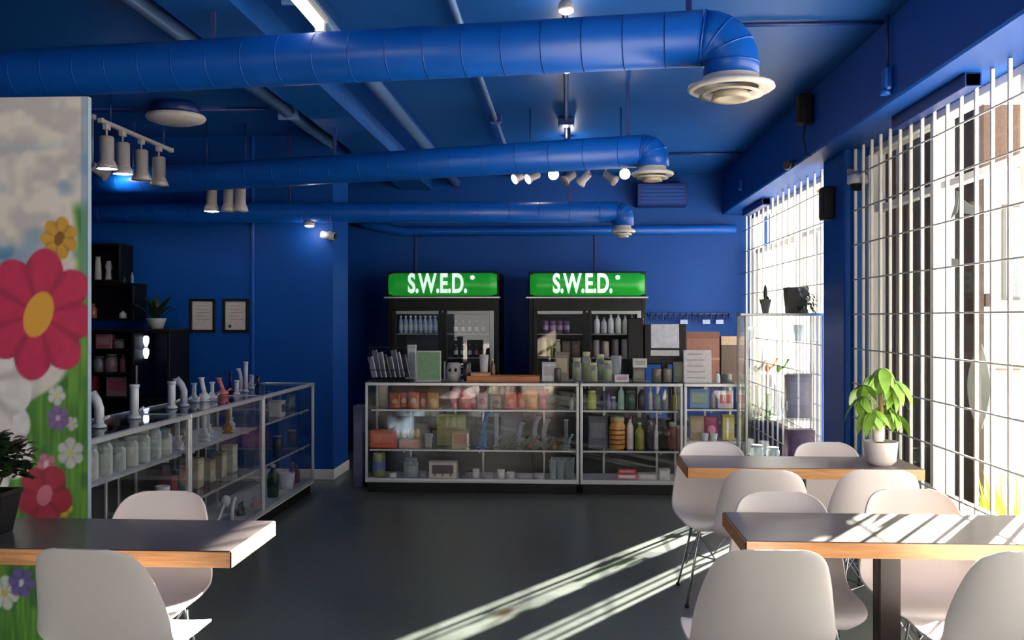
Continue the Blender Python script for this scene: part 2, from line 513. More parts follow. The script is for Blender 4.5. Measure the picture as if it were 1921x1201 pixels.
mx.inputs[0].default_value = .45
nt.links.new(tl.outputs[0], mx.inputs[1]); nt.links.new(df.outputs[0], mx.inputs[2]); nt.links.new(mx.outputs[0], o_.inputs[0])
for fa, fb in ((9.3, far - .04), (far + .04, YB - .07)):
    MB().box(XI + .086, XI + .090, fa, fb, SILL + .05, 2.30).build('frosted_film', fm, win2)
DECAL = mat('grey_decal', (128, 132, 128), .6)
def decal(u0, u1, v0, v1, poly):
    x = XI + .082
    ya, D = atX(u0, x); yb, _ = atX(u1, x)
    z0 = H + (HZ - v1) * D / F; z1 = H + (HZ - v0) * D / F
    n = len(poly)
    pts = [(ya + (yb - ya) * p[0], z0 + (z1 - z0) * (1 - p[1])) for p in poly]
    v_ = [(x, p[0], p[1]) for p in pts] + [(x - .002, p[0], p[1]) for p in pts]
    MB().add(v_, [list(range(n)), list(range(n, 2 * n))[::-1]] + [[i, (i + 1) % n, n + (i + 1) % n, n + i] for i in range(n)]).build('decal', DECAL, win1)
lens = [(0.5 - .5 * math.sin(PI * k / 10), k / 10) for k in range(11)]
decal(1815, 1835, 645, 805, [(1 - math.sin(PI * k / 10), k / 10) for k in range(11)] + [(1, 1)][:0])
decal(1842, 1858, 645, 805, [(0, 0)] + [(math.sin(PI * k / 10), k / 10) for k in range(1, 10)] + [(0, 1)])
decal(1783, 1800, 362, 412, [(.7, 0), (1, .1), (.8, .8), (0, 1), (.5, .5)])
decal(1808, 1828, 375, 408, [(0, 0), (1, .6), (1, 1), (.1, .8)])
decal(1785, 1802, 484, 500, [(0, 0), (1, .4), (1, 1), (0, .9)])

# ---- security grilles inside the windows: each upright and each rod a piece of its own
BARM = mat('white_grille_metal', (214, 208, 200), .45, var=.04)
RODZ = [.30 + .2517 * k for k in range(10)]
def grille(label, y0, y1, step, group):
    g = thing('security_grille', label, 'grille', (XI - .06, y0, 0), 0, group)
    n = int((y1 - y0) / step)
    bar = None
    for k in range(n + 1):
        if bar is None:
            bar = MB().rbox(-.010, .010, -.009, .009, .10, ZS - .002, .003).mesh('upright_bar')
        put('upright_bar', bar, BARM, g, (0, .04 + k * step, 0))
    rod = MB().tube([(0, 0, 0), (0, y1 - y0, 0)], .0055, 6).mesh('cross_rod')
    for z in RODZ:
        put('cross_rod', rod, BARM, g, (-.012, 0, z))
    return g
grille('white security grille across the wide near window', 2.2, COLN - .02, .189, 'security grilles')
grille('white security grille across the far window behind the glass tower', COLF + .03, YB - .03, .24, 'security grilles')

# ================================================================== OUTSIDE
GROUND = mat('pale_pavement', (196, 190, 180), .8, var=.1, scale=3, bump=.1)
struct('ground', MB().box(XI + .2, 60, -30, 70, -.25, -.1), GROUND, 'pale sunlit pavement outside')
struct('ground_behind', MB().box(-40, XI + .2, -40, YF - .15, -.25, -.1), GROUND, 'pale pavement behind the shop')
BRK = mat('brown_brick', (60, 44, 37), .8, var=.25, scale=8, bump=.2)
t = thing('timber_screen', 'tall dark brown timber screen standing outside the near window', 'screen', (2.52, 6.02, -.1))
brd = MB().rbox(-.02, .02, 0, .205, 0, 3.3, .004).mesh('board')
for k in range(8):
    put('board', brd, BRK, t, (.006 * (k % 2), .215 * k, 0))
for z in (.3, 1.7, 3.0):
    MB().rbox(.025, .07, 0, 1.71, z, z + .08, .004).build('cross_rail', BRK, t)
t = thing('neighbour_building', 'pale building with brown eaves across the street', 'building', (13.6, 31, -.1))
MB().rbox(-4.2, 6.5, 0, 6, 0, 6.4, .05).build('wall', mat('pale_render', (216, 208, 196), .7, var=.06, scale=.8), t)
MB().rbox(-4.6, 6.9, -.7, 6.3, 6.4, 8.2, .05).build('eaves', mat('brown_cladding', (98, 76, 62), .7, var=.2), t)
for k in range(3):
    f = MB().rbox(-3.2 + k * 3.2, -1.4 + k * 3.2, -.08, .06, 2.2, 5.2, .02).build('window_frame', mat('grey_window_frame', (120, 116, 110), .5), t)
    MB().box(-3.1 + k * 3.2, -1.5 + k * 3.2, -.09, -.085, 2.3, 5.1).build('pane', mat('dull_pane', (150, 156, 160), .15), f)
struct('trim_1', MB().rbox(XI + .092, XI + .24, COLN - .02, COLF + .02, -.1, ZS + .02, .008), BRK, 'dark brown cladding on the outside of the column')
# ornamental grass by the window sill
GRASS = mat('yellow_green_blade', (150, 168, 40), .6, var=.25, scale=20)
gy, gd = atX(1912, 2.62)
t = thing('ornamental_grass', 'yellow green grass clump outside by the window sill', 'grass', (2.62, gy, -.1))
gm = MB()
for k in range(60):
    a = random.uniform(0, 2 * PI); r = random.uniform(.0, .14); h = random.uniform(.55, .85); b_ = random.uniform(.02, .14)
    x, y = r * math.cos(a), r * math.sin(a); dx, dy = math.cos(a) * b_, math.sin(a) * b_
    gm.add([(x - .006, y, .16), (x + .006, y, .16), (x + dx * .5 + .005, y + dy * .5, h * .7), (x + dx, y + dy, h)], [(0, 1, 2), (0, 2, 3)])
go = gm.build('blades', GRASS, t); go['kind'] = 'stuff'
MB().lathe([(.13, 0), (.17, .2), (.16, .2), (.15, .17)], 16).build('pot', mat('grey_planter', (140, 136, 130), .7), t)

# ================================================================== DUCTS, PIPES, CEILING FITTINGS
def bend(p0, p1, p2, r, n=8):
    """polyline p0-p1-p2 with the corner rounded off at radius r"""
    p0, p1, p2 = Vector(p0), Vector(p1), Vector(p2)
    a, c = (p0 - p1).normalized(), (p2 - p1).normalized()
    ang = a.angle(c); d = r / math.tan(ang / 2)
    s_, e_ = p1 + a * d, p1 + c * d
    ctr = p1 + (a + c).normalized() * (r / math.sin(ang / 2))
    v0, v1 = s_ - ctr, e_ - ctr
    tot = v0.angle(v1); ax = v0.cross(v1).normalized()
    return [ctr + Matrix.Rotation(tot * k / n, 3, ax) @ v0 for k in range(n + 1)]
def ring(mb, p, d, r, w=.012, n=24):
    d = Vector(d).normalized()
    M = Matrix.Translation(p) @ d.to_track_quat('Z', 'Y').to_matrix().to_4x4()
    mb.lathe([(r * .9, -w), (r, -w), (r, w), (r * .9, w)], n, cap=False, M=M)
DIFF = mat('off_white_diffuser', (214, 206, 198), .45, var=.05)
def duct(label, left, right, dia, bendr, drop_to, rings, straps, dscale=1.0):
    left, right = Vector(left), Vector(right)
    d = (right - left).normalized()
    t = thing('ventilation_duct', label, 'duct', right, 0, 'blue ventilation ducts under the ceiling')
    R = dia / 2
    L = left - right
    # corner of the elbow
    corner = d * (bendr + R * .55)
    down = Vector((0, 0, drop_to - right.z))
    arc = bend(Vector((0, 0, 0)) - d, corner, corner + Vector((0, 0, -3)), bendr * 1.25, 6)
    MB().tube([L, L * .66, L * .33, arc[0]], R, 28).build('duct_tube', BLUED, t)
    # mitred elbow in flat segments
    MB().tube(arc + [Vector((corner.x, corner.y, down.z + .02))], R, 28, smooth=True).build('elbow', BLUED, t)
    for k in (0, 2, 4, 6):
        m_ = MB(); q = arc[k + 1] - arc[k] if k < 6 else Vector((0, 0, -1)); ring(m_, arc[k], q, R * 1.02, .004); m_.build('elbow_seam', BLUED, t)
    ln = L.length
    for k in range(rings):
        m_ = MB(); f = .12 + k * (ln - .3) / rings; ring(m_, d * -f, d, R * 1.009, .003); m_.build('joint_ring', BLUED, t)
    for f in straps:
        p = d * -f
        MB().rbox(p.x - .014, p.x + .014, p.y - .006, p.y + .006, p.z + R * .95, ZC - right.z, .002).build('hanger_strap', BLUEK, t)
    c = (corner.x, corner.y, down.z)
    r = R * dscale
    g = MB().lathe([(r * .98, .05), (r * 1.0, .0), (r * 1.52, -.02), (r * 1.56, -.035), (r * 1.45, -.045), (r * .98, -.03)], 28, c=c, cap=False).build('diffuser', DIFF, t)
    m_ = MB()
    m_.lathe([(r * 1.0, -.05), (r * 1.15, -.065), (r * .8, -.055)], 28, c=c, cap=False)
    m_.build('louvre_ring', DIFF, g)
    MB().lathe([(.001, -.03), (r * .62, -.05), (r * .72, -.085), (r * .5, -.08), (.001, -.07)], 24, c=c, cap=False).build('louvre_cone', mat('beige_diffuser_core', (178, 166, 150), .5), g)
    return t
dl, dr = at(0, 141, 5.15), at(1300, 73, 4.37)
duct('large blue round duct crossing nearest, its elbow turned down above the tables', dl + (dl - dr) * .42, dr, .25, .10, H + (HZ - 152) * 4.33 / F, 26, (.02, 2.4, 4.2))
dl, dr = at(165, 345, 8.65), at(1195, 284, 7.05)
duct('middle blue round duct with white diffuser above the counter', dl + (dl - dr) * .22, dr, .235, .05, H + (HZ - 320) * 7.05 / F, 22, (.07, 2.5, 4.5), .85)
yy = at(1150, 398, 8.75).y
duct('farthest slim blue duct above the display cases', (XL + .02, yy, at(400, 392, 8.75).z), (at(1150, 398, 8.75).x, yy, at(1150, 398, 8.75).z), .19, .04, H + (HZ - 428) * 8.75 / F, 20, (.4, 3.0, 5.2), .75)

def pipe(label, pts, r, m=BLUED, cat='pipe', clips=(), name='ceiling_pipe'):
    t = thing(name, label, cat, Vector(pts[0]))
    MB().tube([Vector(p) - Vector(pts[0]) for p in pts], r, 12).build('pipe_run', m, t)
    for c in clips:
        p = Vector(c) - Vector(pts[0])
        MB().rbox(p.x - r * 1.7, p.x + r * 1.7, p.y - .012, p.y + .012, p.z - r * 1.25, ZC - pts[0][2] if abs(c[2] - ZC) < .3 else p.z + r * 1.25, .003).build('clip', m, t)
    return t
PIPEM = mat('pale_blue_pipe', (96, 128, 176), .3, var=.08)
def ypipe(label, X, z, r, y0, y1, m):
    pipe(label, [(X, y0, z), (X, (y0 + y1) / 2, z), (X, y1, z)], r, m, clips=[(X, y, z) for y in (y0 + 1.1, (y0 + y1) / 2 + .2, y1 - 1.4)])
def xat(u, v, z):
    return at(u, v, (H - z) * F / (v - HZ)).x
ypipe('thick blue ceiling pipe running above the track lights', xat(480, 165, 3.17), 3.17, .05, YF + .1, YLW - .05, PIPEM)
ypipe('thick blue ceiling pipe leading to the left cooler', xat(700, 155, 3.17), 3.17, .05, YF + .1, YB - .02, PIPEM)
ypipe('slim pale conduit along the ceiling with a junction box', xat(900, 145, 3.22), 3.22, .022, YF + .1, YB - .02, PIPEM)
p3 = xat(1062, 200, 3.23)
ypipe('thin dark conduit in the middle of the ceiling', p3, 3.235, .016, YF + .1, YB - .02, BLUEK)
# junction boxes
def jbox(label, loc, s):
    t = thing('junction_box', label, 'junction box', loc)
    MB().rbox(-s, s, -s, s, -.03, .03, .006).build('box', BLUEK, t)
    MB().rbox(-s * .9, s * .9, -s * .9, s * .9, -.036, -.03, .003).build('cover_plate', PIPEM, t)
jbox('small junction box where the slim pale conduit breaks off', (xat(930, 225, 3.22), at(930, 225, 1.69 * F / 372).y, 3.228), .05)
jbox('cross shaped junction box on the thin middle conduit', (p3, at(1062, 228, 1.70 * F / 369).y, 3.226), .07)
# cross conduits
a = at(165, 212, 1.70 * F / 385); b_ = at(490, 200, 1.70 * F / 397)
pipe('thin dark conduit crossing the ceiling near the track lights', [(XL + .02, a.y, 3.243), (0 + b_.x, a.y, 3.243)], .014, BLUEK)
a = at(1400, 50, 1.70 * F / 547)
pipe('dark conduit from the nearest duct to the beam', [(.7, a.y, 3.24), (1.2, a.y, 3.24), (XO - .02, a.y, 3.24)], .013, BLUEK)
a = at(1300, 290, 1.70 * F / 307)
pipe('dark conduit crossing the ceiling in front of the back wall', [(.9, a.y, 3.24), (XO - .02, a.y, 3.24)], .012, BLUEK)
# pipe along the back wall with a bend
zb = H + (HZ - 432) * 11.4 / F
xa, _ = atY(760, YB - .12); xc, _ = atY(1380, YB - .12)
pipe('pale blue pipe along the top of the back wall', [(xa - .62, YB - .12, zb + .13), (xa - .35, YB - .12, zb + .06), (xa, YB - .12, zb), (0, YB - .12, zb), (min(xc, XI - .06), YB - .12, zb + .01)], .055, BLUED, name='wall_pipe')
# vertical conduits on walls
for u, yw, z0, z1, lab in ((475, YLW, .1, ZC, 'thin blue conduit down the wall beside the framed papers'), (780, YB, 1.2, zb, 'thin dark cable strip above the left cooler'), (1117, YB, 1.2, zb, 'thin dark cable strip above the right cooler')):
    x, _ = atY(u, yw)
    t = thing('wall_conduit', lab, 'conduit', (x, yw - .012, z0))
    MB().rbox(-.014, .014, -.01, .012, 0, z1 - z0, .004).build('cover', BLUED if u == 475 else BLUEK, t)
    MB().rbox(-.02, .02, -.014, .012, .5, .53, .003).build('clip', BLUEK, t)
# ventilation box high on the back wall
x0, _ = atY(1192, YB); x1, D = atY(1285, YB)
t = thing('ventilation_box', 'dark blue box high on the back wall near the windows', 'vent box', ((x0 + x1) / 2, YB - .3, H + (HZ - 390) * D / F))
hw = (x1 - x0) / 2
MB().rbox(-hw, hw, 0, .3, 0, .26, .01).build('housing', BLUEK, t)
for k in range(5):
    MB().rbox(-hw + .04, hw - .04, -.012, .004, .03 + k * .043, .05 + k * .043, .002).build('louvre', BLUED, t)

# ---- round ceiling fitting
p = at(330, 222, 1.60 * F / 373)
t = thing('round_ceiling_fitting', 'unlit off-white round ceiling fitting on dark blue base', 'ceiling fitting', (p.x, p.y, ZC))
MB().lathe([(.17, 0), (.19, -.04), (.19, -.10)], 28).build('base', BLUEK, t)
MB().lathe([(.225, -.10), (.235, -.115), (.22, -.14), (.14, -.165), (.001, -.17)], 28, cap=False).build('dish', DIFF, t)
MB().lathe([(.225, -.10), (.001, -.10)], 28, cap=False).build('back_plate', DIFF, t)

# ---- spot lights
CANM = mat('beige_grey_lamp_metal', (188, 180, 178), .4, .1, var=.05)
LENS_OFF = mat('dull_lens', (150, 146, 140), .3)
def lens_on(col, st):
    return mat('lit_lens_%d_%d' % (col[2], int(st)), (255, 255, 255), .3, emit=col, estr=st, var=.01)
def spot(label, top, drop, can_len, r, aim, lit=None, power=0, group='track spot lights', colr=(255, 250, 240), st=40):
    """lamp hanging from a point: mount, stem, can, flared bell, lens"""
    t = thing('spot_light', label, 'spot light', top, 0, group)
    MB().rbox(-.02, .02, -.03, .03, -.045, 0, .005).build('mount', CANM, t)
    MB().tube([(0, 0, -.04), (0, 0, -drop)], .008, 8).build('stem', CANM, t)
    aim = Vector(aim).normalized()
    M = Matrix.Translation((0, 0, -drop)) @ aim.to_track_quat('Z', 'Y').to_matrix().to_4x4()
    MB().lathe([(r * .55, -.01), (r * .72, .0), (r * .72, can_len * .72), (r * .8, can_len * .74)], 18, M=M).build('can', CANM, t)
    MB().lathe([(r * .72, can_len * .72), (r * .95, can_len * .86), (r * 1.06, can_len), (r * .98, can_len), (r * .66, can_len * .75)], 18, cap=False, M=M).build('bell', CANM, t)
    MB().lathe([(.001, can_len * .97), (r * 1.0, can_len * .97), (r * 1.0, can_len * .99), (.001, can_len * 1.03)], 18, cap=False, M=M).build('lens', lens_on(colr, st) if lit else LENS_OFF, t)
    if lit and power:
        l = bpy.data.lights.new('lamp_light', 'SPOT'); l.energy = power; l.spot_size = math.radians(110); l.spot_blend = .7; l.shadow_soft_size = .03; l.color = (1, .96, .9)
        lo = bpy.data.objects.new('lamp_light', l); COL.objects.link(lo); lo.parent = t
        lo.location = Vector((0, 0, -drop)) + aim * (can_len * 1.02)
        lo.rotation_euler = aim.to_track_quat('-Z', 'Y').to_euler()
    return t
def track(label, a, b_, zc):
    a, b_ = Vector(a), Vector(b_)
    t = thing('light_track', label, 'light track', a)
    d = b_ - a; M = d.to_track_quat('X', 'Z').to_matrix().to_4x4()
    MB().rbox(0, d.length, -.018, .018, 0, .03, .004, M=M).build('rail', CANM, t)
    for f in (.12, .88):
        q = d * f
        MB().tube([(q.x, q.y, q.z + .03), (q.x, q.y, zc - a.z)], .006, 8).build('suspension_rod', BLUEK, t)
    for f in (0, 1):
        q = d * f
        MB().rbox(q.x - .02, q.x + .02, q.y - .02, q.y + .02, q.z - .004, q.z + .034, .004).build('end_cap', CANM, t)
ZT = 3.0
ta, tb = at(188, 230, (ZT - H) * F / 367), at(322, 285, (ZT - H) * F / 312)
tx = (ta.x + tb.x) / 2
track('beige track on the ceiling beside the round fitting', (tx, ta.y, ZT), (tx, tb.y, ZT), ZC)
for i, (u, lit) in enumerate(((200, 1), (230, 1), (265, 0), (298, 0))):
    y, D = atX(u, tx)
    spot(('lit', 'lit', 'unlit', 'unlit')[i] + ' spot light on the left ceiling track, ' + ('nearest the mural', 'second from the mural', 'third from the mural', 'at its far end')[i],
         (tx, y, ZT + .005), .10, .24, .075, (0, .02, -1), lit, 10 if lit else 0)
# the wall washer that shines on the middle duct, half hidden by the partition
p = at(178, 312, 8.15)
spot('bright spot light by the mural edge shining on the middle duct', (p.x - .02, p.y, ZC), ZC - p.z, .14, .06, (.55, .75, -.45), 1, 16)
# group under the middle duct
ZT2 = 2.86
xs = [at(u, 378, 8.51) for u in (397, 430, 452)]
track('short beige track behind the middle duct on the left', (xs[0].x - .1, xs[0].y, ZT2), (xs[2].x + .1, xs[0].y, ZT2), ZC)
for i, q in enumerate(xs):
    spot(('lit spot light under the middle duct, left of its two unlit neighbours', 'unlit spot light under the middle duct, between two others', 'unlit spot light under the middle duct, rightmost of three')[i],
         (q.x, xs[0].y, ZT2 + .005), .14, .25, .065, (0, 0, -1), i == 0, 6 if i == 0 else 0)
# row of spots over the counter, two facing the viewer
ya = at(1080, 325, 7.9).y
ZT3 = 2.80
x0, _ = atY(968, ya); x1, _ = atY(1192, ya)
track('beige track over the counter behind the middle duct', (x0, ya, ZT3), (x1, ya, ZT3), ZC)
for i, (u, aim, lit, lab) in enumerate(((984, (-.7, -.5, -.4), 1, 'small spot light turned left, leftmost over the counter'), (1009, (-.7, -.5, -.4), 1, 'small spot light turned left, second over the counter'),
        (1040, (-.05, -1, -.16), 2, 'glaring warm spot light facing the viewer, left of two'), (1076, (-.6, -.4, -.5), 0, 'small white spot light just right of the left glaring one'),
        (1104, (-.5, .4, -.5), 0, 'small white spot light midway between the glaring ones'), (1136, (.6, -.3, -.5), 0, 'small white spot light just left of the right glaring one'),
        (1172, (-.05, -1, -.16), 2, 'glaring warm spot light facing the viewer, right of two'))):
    x, D = atY(u, ya)
    spot(lab, (x, ya, ZT3 + .005), .09, .11, .043, aim, lit, 8 if lit == 2 else 0, 'spot lights over the counter', (255, 226, 180) if lit == 2 else (255, 250, 240), 60 if lit == 2 else 3)
# single pucks
def puck(label, p, r, zc, power):
    t = thing('puck_light', label, 'downlight', p, 0, 'small lit downlights')
    MB().lathe([(r * 1.0, 0), (r * 1.1, .02), (r * .9, .05), (.012, .06), (.012, zc - p[2])], 18).build('housing', CANM, t)
    MB().lathe([(.001, -.012), (r * .6, -.01), (r * .95, 0)], 18, cap=False).build('lens', lens_on((255, 250, 240), 40), t)
    l = bpy.data.lights.new('lamp_light', 'POINT'); l.energy = power; l.shadow_soft_size = .04; l.color = (1, .96, .9)
    lo = bpy.data.objects.new('lamp_light', l); COL.objects.link(lo); lo.parent = t; lo.location = (0, 0, -.05)
p = at(1063, 133, 6.25); puck('lit downlight on the middle conduit just below the nearest duct', (p.x, p.y, p.z), .04, 3.22, 5)
p = at(560, 413, 8.55); puck('lit downlight under the farthest slim duct', (p.x, yy - .0, yy * 0 + at(400, 392, 8.75).z - .095 - .045), .045, at(400, 392, 8.75).z - .06, 2.5)
p = at(1066, 262, 9.1); puck('lamp added on the middle conduit for ceiling glow beyond the middle duct', (p.x, p.y, 3.16), .04, 3.22, 7)  # added lamp, there only for the glow it leaves on the ceiling
p = at(1062, 30, 5.1); puck('lamp added on the middle conduit for ceiling glow above the nearest duct', (p.x, p.y, 3.16), .04, 3.22, 6)  # hidden lamp added to put a glow on the ceiling
# lit batten on the thick pipe
p = at(592, 20, 1.6 * F / 577)
t = thing('tube_light', 'lit tube light under the thick ceiling pipe, above the nearest duct', 'tube light', (p.x + .01, p.y - .55, 3.06))
MB().rbox(-.04, .04, -.3, .62, .02, .06, .008).build('housing', CANM, t)
MB().tube([(0, -.27, 0), (0, .59, 0)], .022, 12).build('tube', lens_on((235, 245, 255), 9), t)
for y in (-.285, .605):
    MB().rbox(-.028, .028, y - .015, y + .015, -.03, .03, .005).build('lamp_holder', CANM, t)
    MB().tube([(0, y * .8, .06), (0, y * .8, ZC - 3.06 - .13)], .006, 6).build('bracket', CANM, t)

# ================================================================== TABLES AND CHAIRS
def table(label, x0, x1, y0, y1, legs):
    z1, th = .75, .056
    cx, cy = (x0 + x1) / 2, (y0 + y1) / 2
    t = thing('cafe_table', label, 'table', (cx, cy, 0), 0, 'wood edged cafe tables')
    hx, hy = (x1 - x0) / 2, (y1 - y0) / 2
    MB().rbox(-hx + .003, hx - .003, -hy + .003, hy - .003, z1 - th + .002, z1, .003).build('tabletop', TOPLAM, t)
    for sx, sy in ((0, -1), (0, 1), (-1, 0), (1, 0)):
        m_ = MB()
        if sx == 0:
            ya, yb = (-hy, -hy + .004) if sy < 0 else (hy - .004, hy)
            m_.box(-hx, hx, ya, yb, z1 - th, z1 - .003)
        else:
            xa, xb = (-hx, -hx + .004) if sx < 0 else (hx - .004, hx)
            m_.box(xa, xb, -hy, hy, z1 - th, z1 - .003)
        m_.build('edge_band', WOODE, t)
    for lx in legs:
        lx -= cx
        MB().rbox(lx - .04, lx + .04, -.04, .04, .02, z1 - th, .006).build('pedestal', BROWNK, t)
        MB().rbox(lx - .20, lx + .20, -.18, .18, 0, .02, .006).build('base_plate', BROWNK, t)
        MB().rbox(lx - .14, lx + .14, -.12, .12, z1 - th - .012, z1 - th, .003).build('mounting_plate', BROWNK, t)
a, b_ = atz(430, 1032, .75), atz(520, 980, .75)
LT = (PX - .55, (a.x + b_.x) / 2, a.y - .02, b_.y + .03)
table('cafe table standing in front of the flower mural', *LT, legs=[LT[1] - .62])
a, b_ = atz(1397, 1015, .75), atz(1358, 962, .75)
NT = ((a.x + b_.x) / 2, 1.79, a.y, b_.y + .02)
table('nearest cafe table by the window, sunlit at its right end', *NT, legs=[atY(1665, (a.y + b_.y) / 2)[0]])
a, b_ = atz(1292, 876, .75), atz(1268, 855, .75)
FT = ((a.x + b_.x) / 2, 1.84, a.y - .02, b_.y + .02)
table('farther cafe table by the window carrying a white plant pot', *FT, legs=[FT[0] + .62])

def crom(p, t):
    n = len(p) - 1; x = t * n; i = min(int(x), n - 1); f = x - i
    g = lambda k: p[max(0, min(n, k))]
    a, b, c, d = g(i - 1), g(i), g(i + 1), g(i + 2)
    return tuple(.5 * ((2 * b[k]) + (-a[k] + c[k]) * f + (2 * a[k] - 5 * b[k] + 4 * c[k] - d[k]) * f * f + (-a[k] + 3 * b[k] - 3 * c[k] + d[k]) * f ** 3) for k in range(len(b)))
# y, z, half width, edge rise (up), edge wrap (forward)
PROF = [(.228, .408, .13, .000, 0), (.232, .430, .185, .004, 0), (.205, .446, .212, .010, 0), (.13, .443, .226, .022, 0), (.04, .430, .232, .036, 0), (-.05, .424, .234, .046, .0), (-.115, .436, .234, .046, .014),
        (-.165, .478, .232, .034, .040), (-.193, .545, .226, .016, .062), (-.216, .625, .214, .004, .064), (-.238, .705, .196, 0, .052), (-.256, .768, .172, 0, .036), (-.266, .800, .136, 0, .020), (-.270, .814, .085, 0, .008)]
def shell_mesh():
    m_ = MB(); rows, cn = 34, 17
    vs = []
    for i in range(rows + 1):
        y, z, w, up, fw = crom(PROF, i / rows)
        for k in range(cn):
            tt = -1 + 2 * k / (cn - 1)
            e = abs(tt) ** 2.3
            vs.append((w * math.sin(tt * PI / 2 * .98) / math.sin(PI / 2 * .98) * .5 + w * tt * .5, y + fw * e, z + up * e))
    fs = [(i * cn + k, i * cn + k + 1, (i + 1) * cn + k + 1, (i + 1) * cn + k) for i in range(rows) for k in range(cn - 1)]
    m_.add(vs, fs, True)
    return m_.mesh('seat_shell')
SHELL = shell_mesh()
def make_chair():
    t = thing('shell_chair', 'x', 'chair', (0, 0, 0), 0, 'white shell chairs')
    o = put('seat_shell', SHELL, WHITEP, t)
    md = o.modifiers.new('thickness', 'SOLIDIFY'); md.thickness = .008; md.offset = 0
    md = o.modifiers.new('round', 'BEVEL'); md.width = .003; md.segments = 2; md.limit_method = 'ANGLE'; md.angle_limit = 1.2
    for sx in (-1, 1):
        for fr, (yt, yb) in ((1, (.12, .205)), (0, (-.11, -.215))):
            l = MB().tube([(sx * .085, yt, .412), (sx * .115, yt * 1.12, .385), (sx * .19, yb, .012)], .0065, 8).build('leg', CHROME, t)
            MB().lathe([(.012, 0), (.013, .008), (.008, .018)], 10, c=(sx * .19, yb, 0)).build('foot_glide', BLACKP, l)
    for sx in (-1, 1):
        MB().tube([(sx * .12, .13, .375), (sx * .165, -.04, .17), (sx * .13, -.135, .36)], .0045, 6).build('brace', CHROME, t)
    for yy_, s in ((.135, 1), (-.135, -1)):
        MB().tube([(-.12, yy_, .37), (0, s * .16, .19), (.12, yy_, .37)], .0045, 6).build('brace', CHROME, t)
    MB().tube([(-.155, .165, .2), (.155, -.17, .2)], .0045, 6).build('cross_wire', CHROME, t)
    MB().tube([(.155, .165, .2), (-.155, -.17, .2)], .0045, 6).build('cross_wire', CHROME, t)
    MB().tube([(-.085, .12, .412), (.085, .12, .412), (.085, -.11, .412), (-.085, -.11, .412)], .006, 6, closed=True).build('seat_mount', BLACKP, t)
    return t
proto = make_chair(); first = [True]
def chair(u, vtop, rz, label, dY=0.0):
    """u = middle of the top edge, vtop = its height in the photo; the seat's position follows"""
    o = proto if first[0] else copy_tree(proto); first[0] = False
    D = (H - .814) * F / (vtop - HZ)
    p = at(u, vtop, D)
    off = Matrix.Rotation(rz, 3, 'Z') @ Vector((0, -.27, 0))
    o.location = (p.x - off.x, p.y - off.y + dY, 0)
    o.rotation_euler = (0, 0, rz)
    o['label'] = label
    return o
R = math.radians
chair(148, 1031, R(-4), 'white shell chair with its back to the viewer, in front of the mural table')
chair(312, 921, R(184), 'white shell chair on the far side of the mural table, facing the viewer')
chair(1447, 1027, R(2), 'white shell chair with its back to the viewer, left at the nearest window table', -.04)
chair(1938, 1030, R(3), 'shaded white shell chair cut off by the right edge of the photo', -.04)
chair(1468, 930, R(181), 'white shell chair facing the viewer across the nearest window table', .09)
chair(1716, 924, R(178), 'sun-bleached white shell chair across the nearest window table', .09)
chair(1432, 880, R(-8), 'white shell chair with its back to the viewer at the plant table, left one', -.03)
chair(1650, 880, R(-3), 'glowing white shell chair with its back to the viewer at the plant table, right one', -.03)
chair(1336, 833, R(180), 'white shell chair beyond the plant table, in front of the narrow display case', .08)
chair(1551, 833, R(182), 'white shell chair beyond the plant table, in front of the blue column', .08)

# ================================================================== DISPLAY CASES
CH = .965
def case(label, loc, rz, L, Wd, shelves, tri=(), hgt=CH, group='glass display cases', name='display_case', kick=.09, wood=BLACK, back=0):
    t = thing(name, label, 'display case', loc, rz, group)
    r = .026
    MB().rbox(.02, L - .02, .03, Wd - .02, 0, kick, .003).build('kick_plinth', wood, t)
    MB().rbox(0, L, 0, Wd, kick, kick + .02, .003).build('deck', WHITE, t)
    # bottom rails, top rails, posts
    for z in (kick + .012, hgt - r):
        nm = 'top_rail' if z > .3 else 'bottom_rail'
        MB().rbox(0, L, -.004, r, z, z + r, .003).build(nm, ALU, t)
        MB().rbox(0, L, Wd - r, Wd, z, z + r, .003).build(nm, ALU, t)
        MB().rbox(0, r, r, Wd - r, z, z + r, .003).build(nm, ALU, t)
        MB().rbox(L - r, L, r, Wd - r, z, z + r, .003).build(nm, ALU, t)
    for x in (0, L - .022):
        for y in (0, Wd - .022):
            MB().rbox(x, x + .022, y, y + .022, kick + .035, hgt - r, .003).build('post', ALU, t)
    MB().box(.022, L - .022, .008, .012, kick + .036, hgt - r).build('front_glass', GLASS, t)
    for x in (.008, L - .012):
        MB().box(x, x + .004, .022, Wd - .022, kick + .036, hgt - r).build('side_glass', GLASS, t)
    MB().box(r, L - r, r, Wd - r, hgt - .008, hgt - .002).build('top_glass', GLASS, t)
    MB().box(.022, L * .52, Wd - .012, Wd - .008, kick + .036, hgt - r).build('sliding_door', GLASS, t)
    MB().box(L * .48, L - .022, Wd - .020, Wd - .016, kick + .036, hgt - r).build('sliding_door', GLASS, t)
    if back:
        MB().box(.022, L - .022, Wd - .030, Wd - .024, kick + .02, back).build('back_panel', mat('dark_case_back', (26, 23, 25), .5, var=.2, spec=.3), t)
    for z, d0, m_ in shelves:
        s = MB().rbox(.026, L - .026, d0, Wd - .026, z - .008, z, .002).build('shelf', GLASS if m_ == 'g' else WHITE, t)
        MB().rbox(.026, L - .026, d0 - .006, d0, z - .013, z + .003, .002).build('shelf_edge', ALU, s)
    for x in tri:
        s = MB().rbox(x - .009, x + .009, Wd - .050, Wd - .034, kick + .02, hgt - r, .002).build('shelf_standard', ALU, t)
        for z, d0, m_ in shelves:
            MB().rbox(x - .005, x + .005, d0, Wd - .045, z - .028, z - .009, .002).build('bracket', ALU, s)
    return t
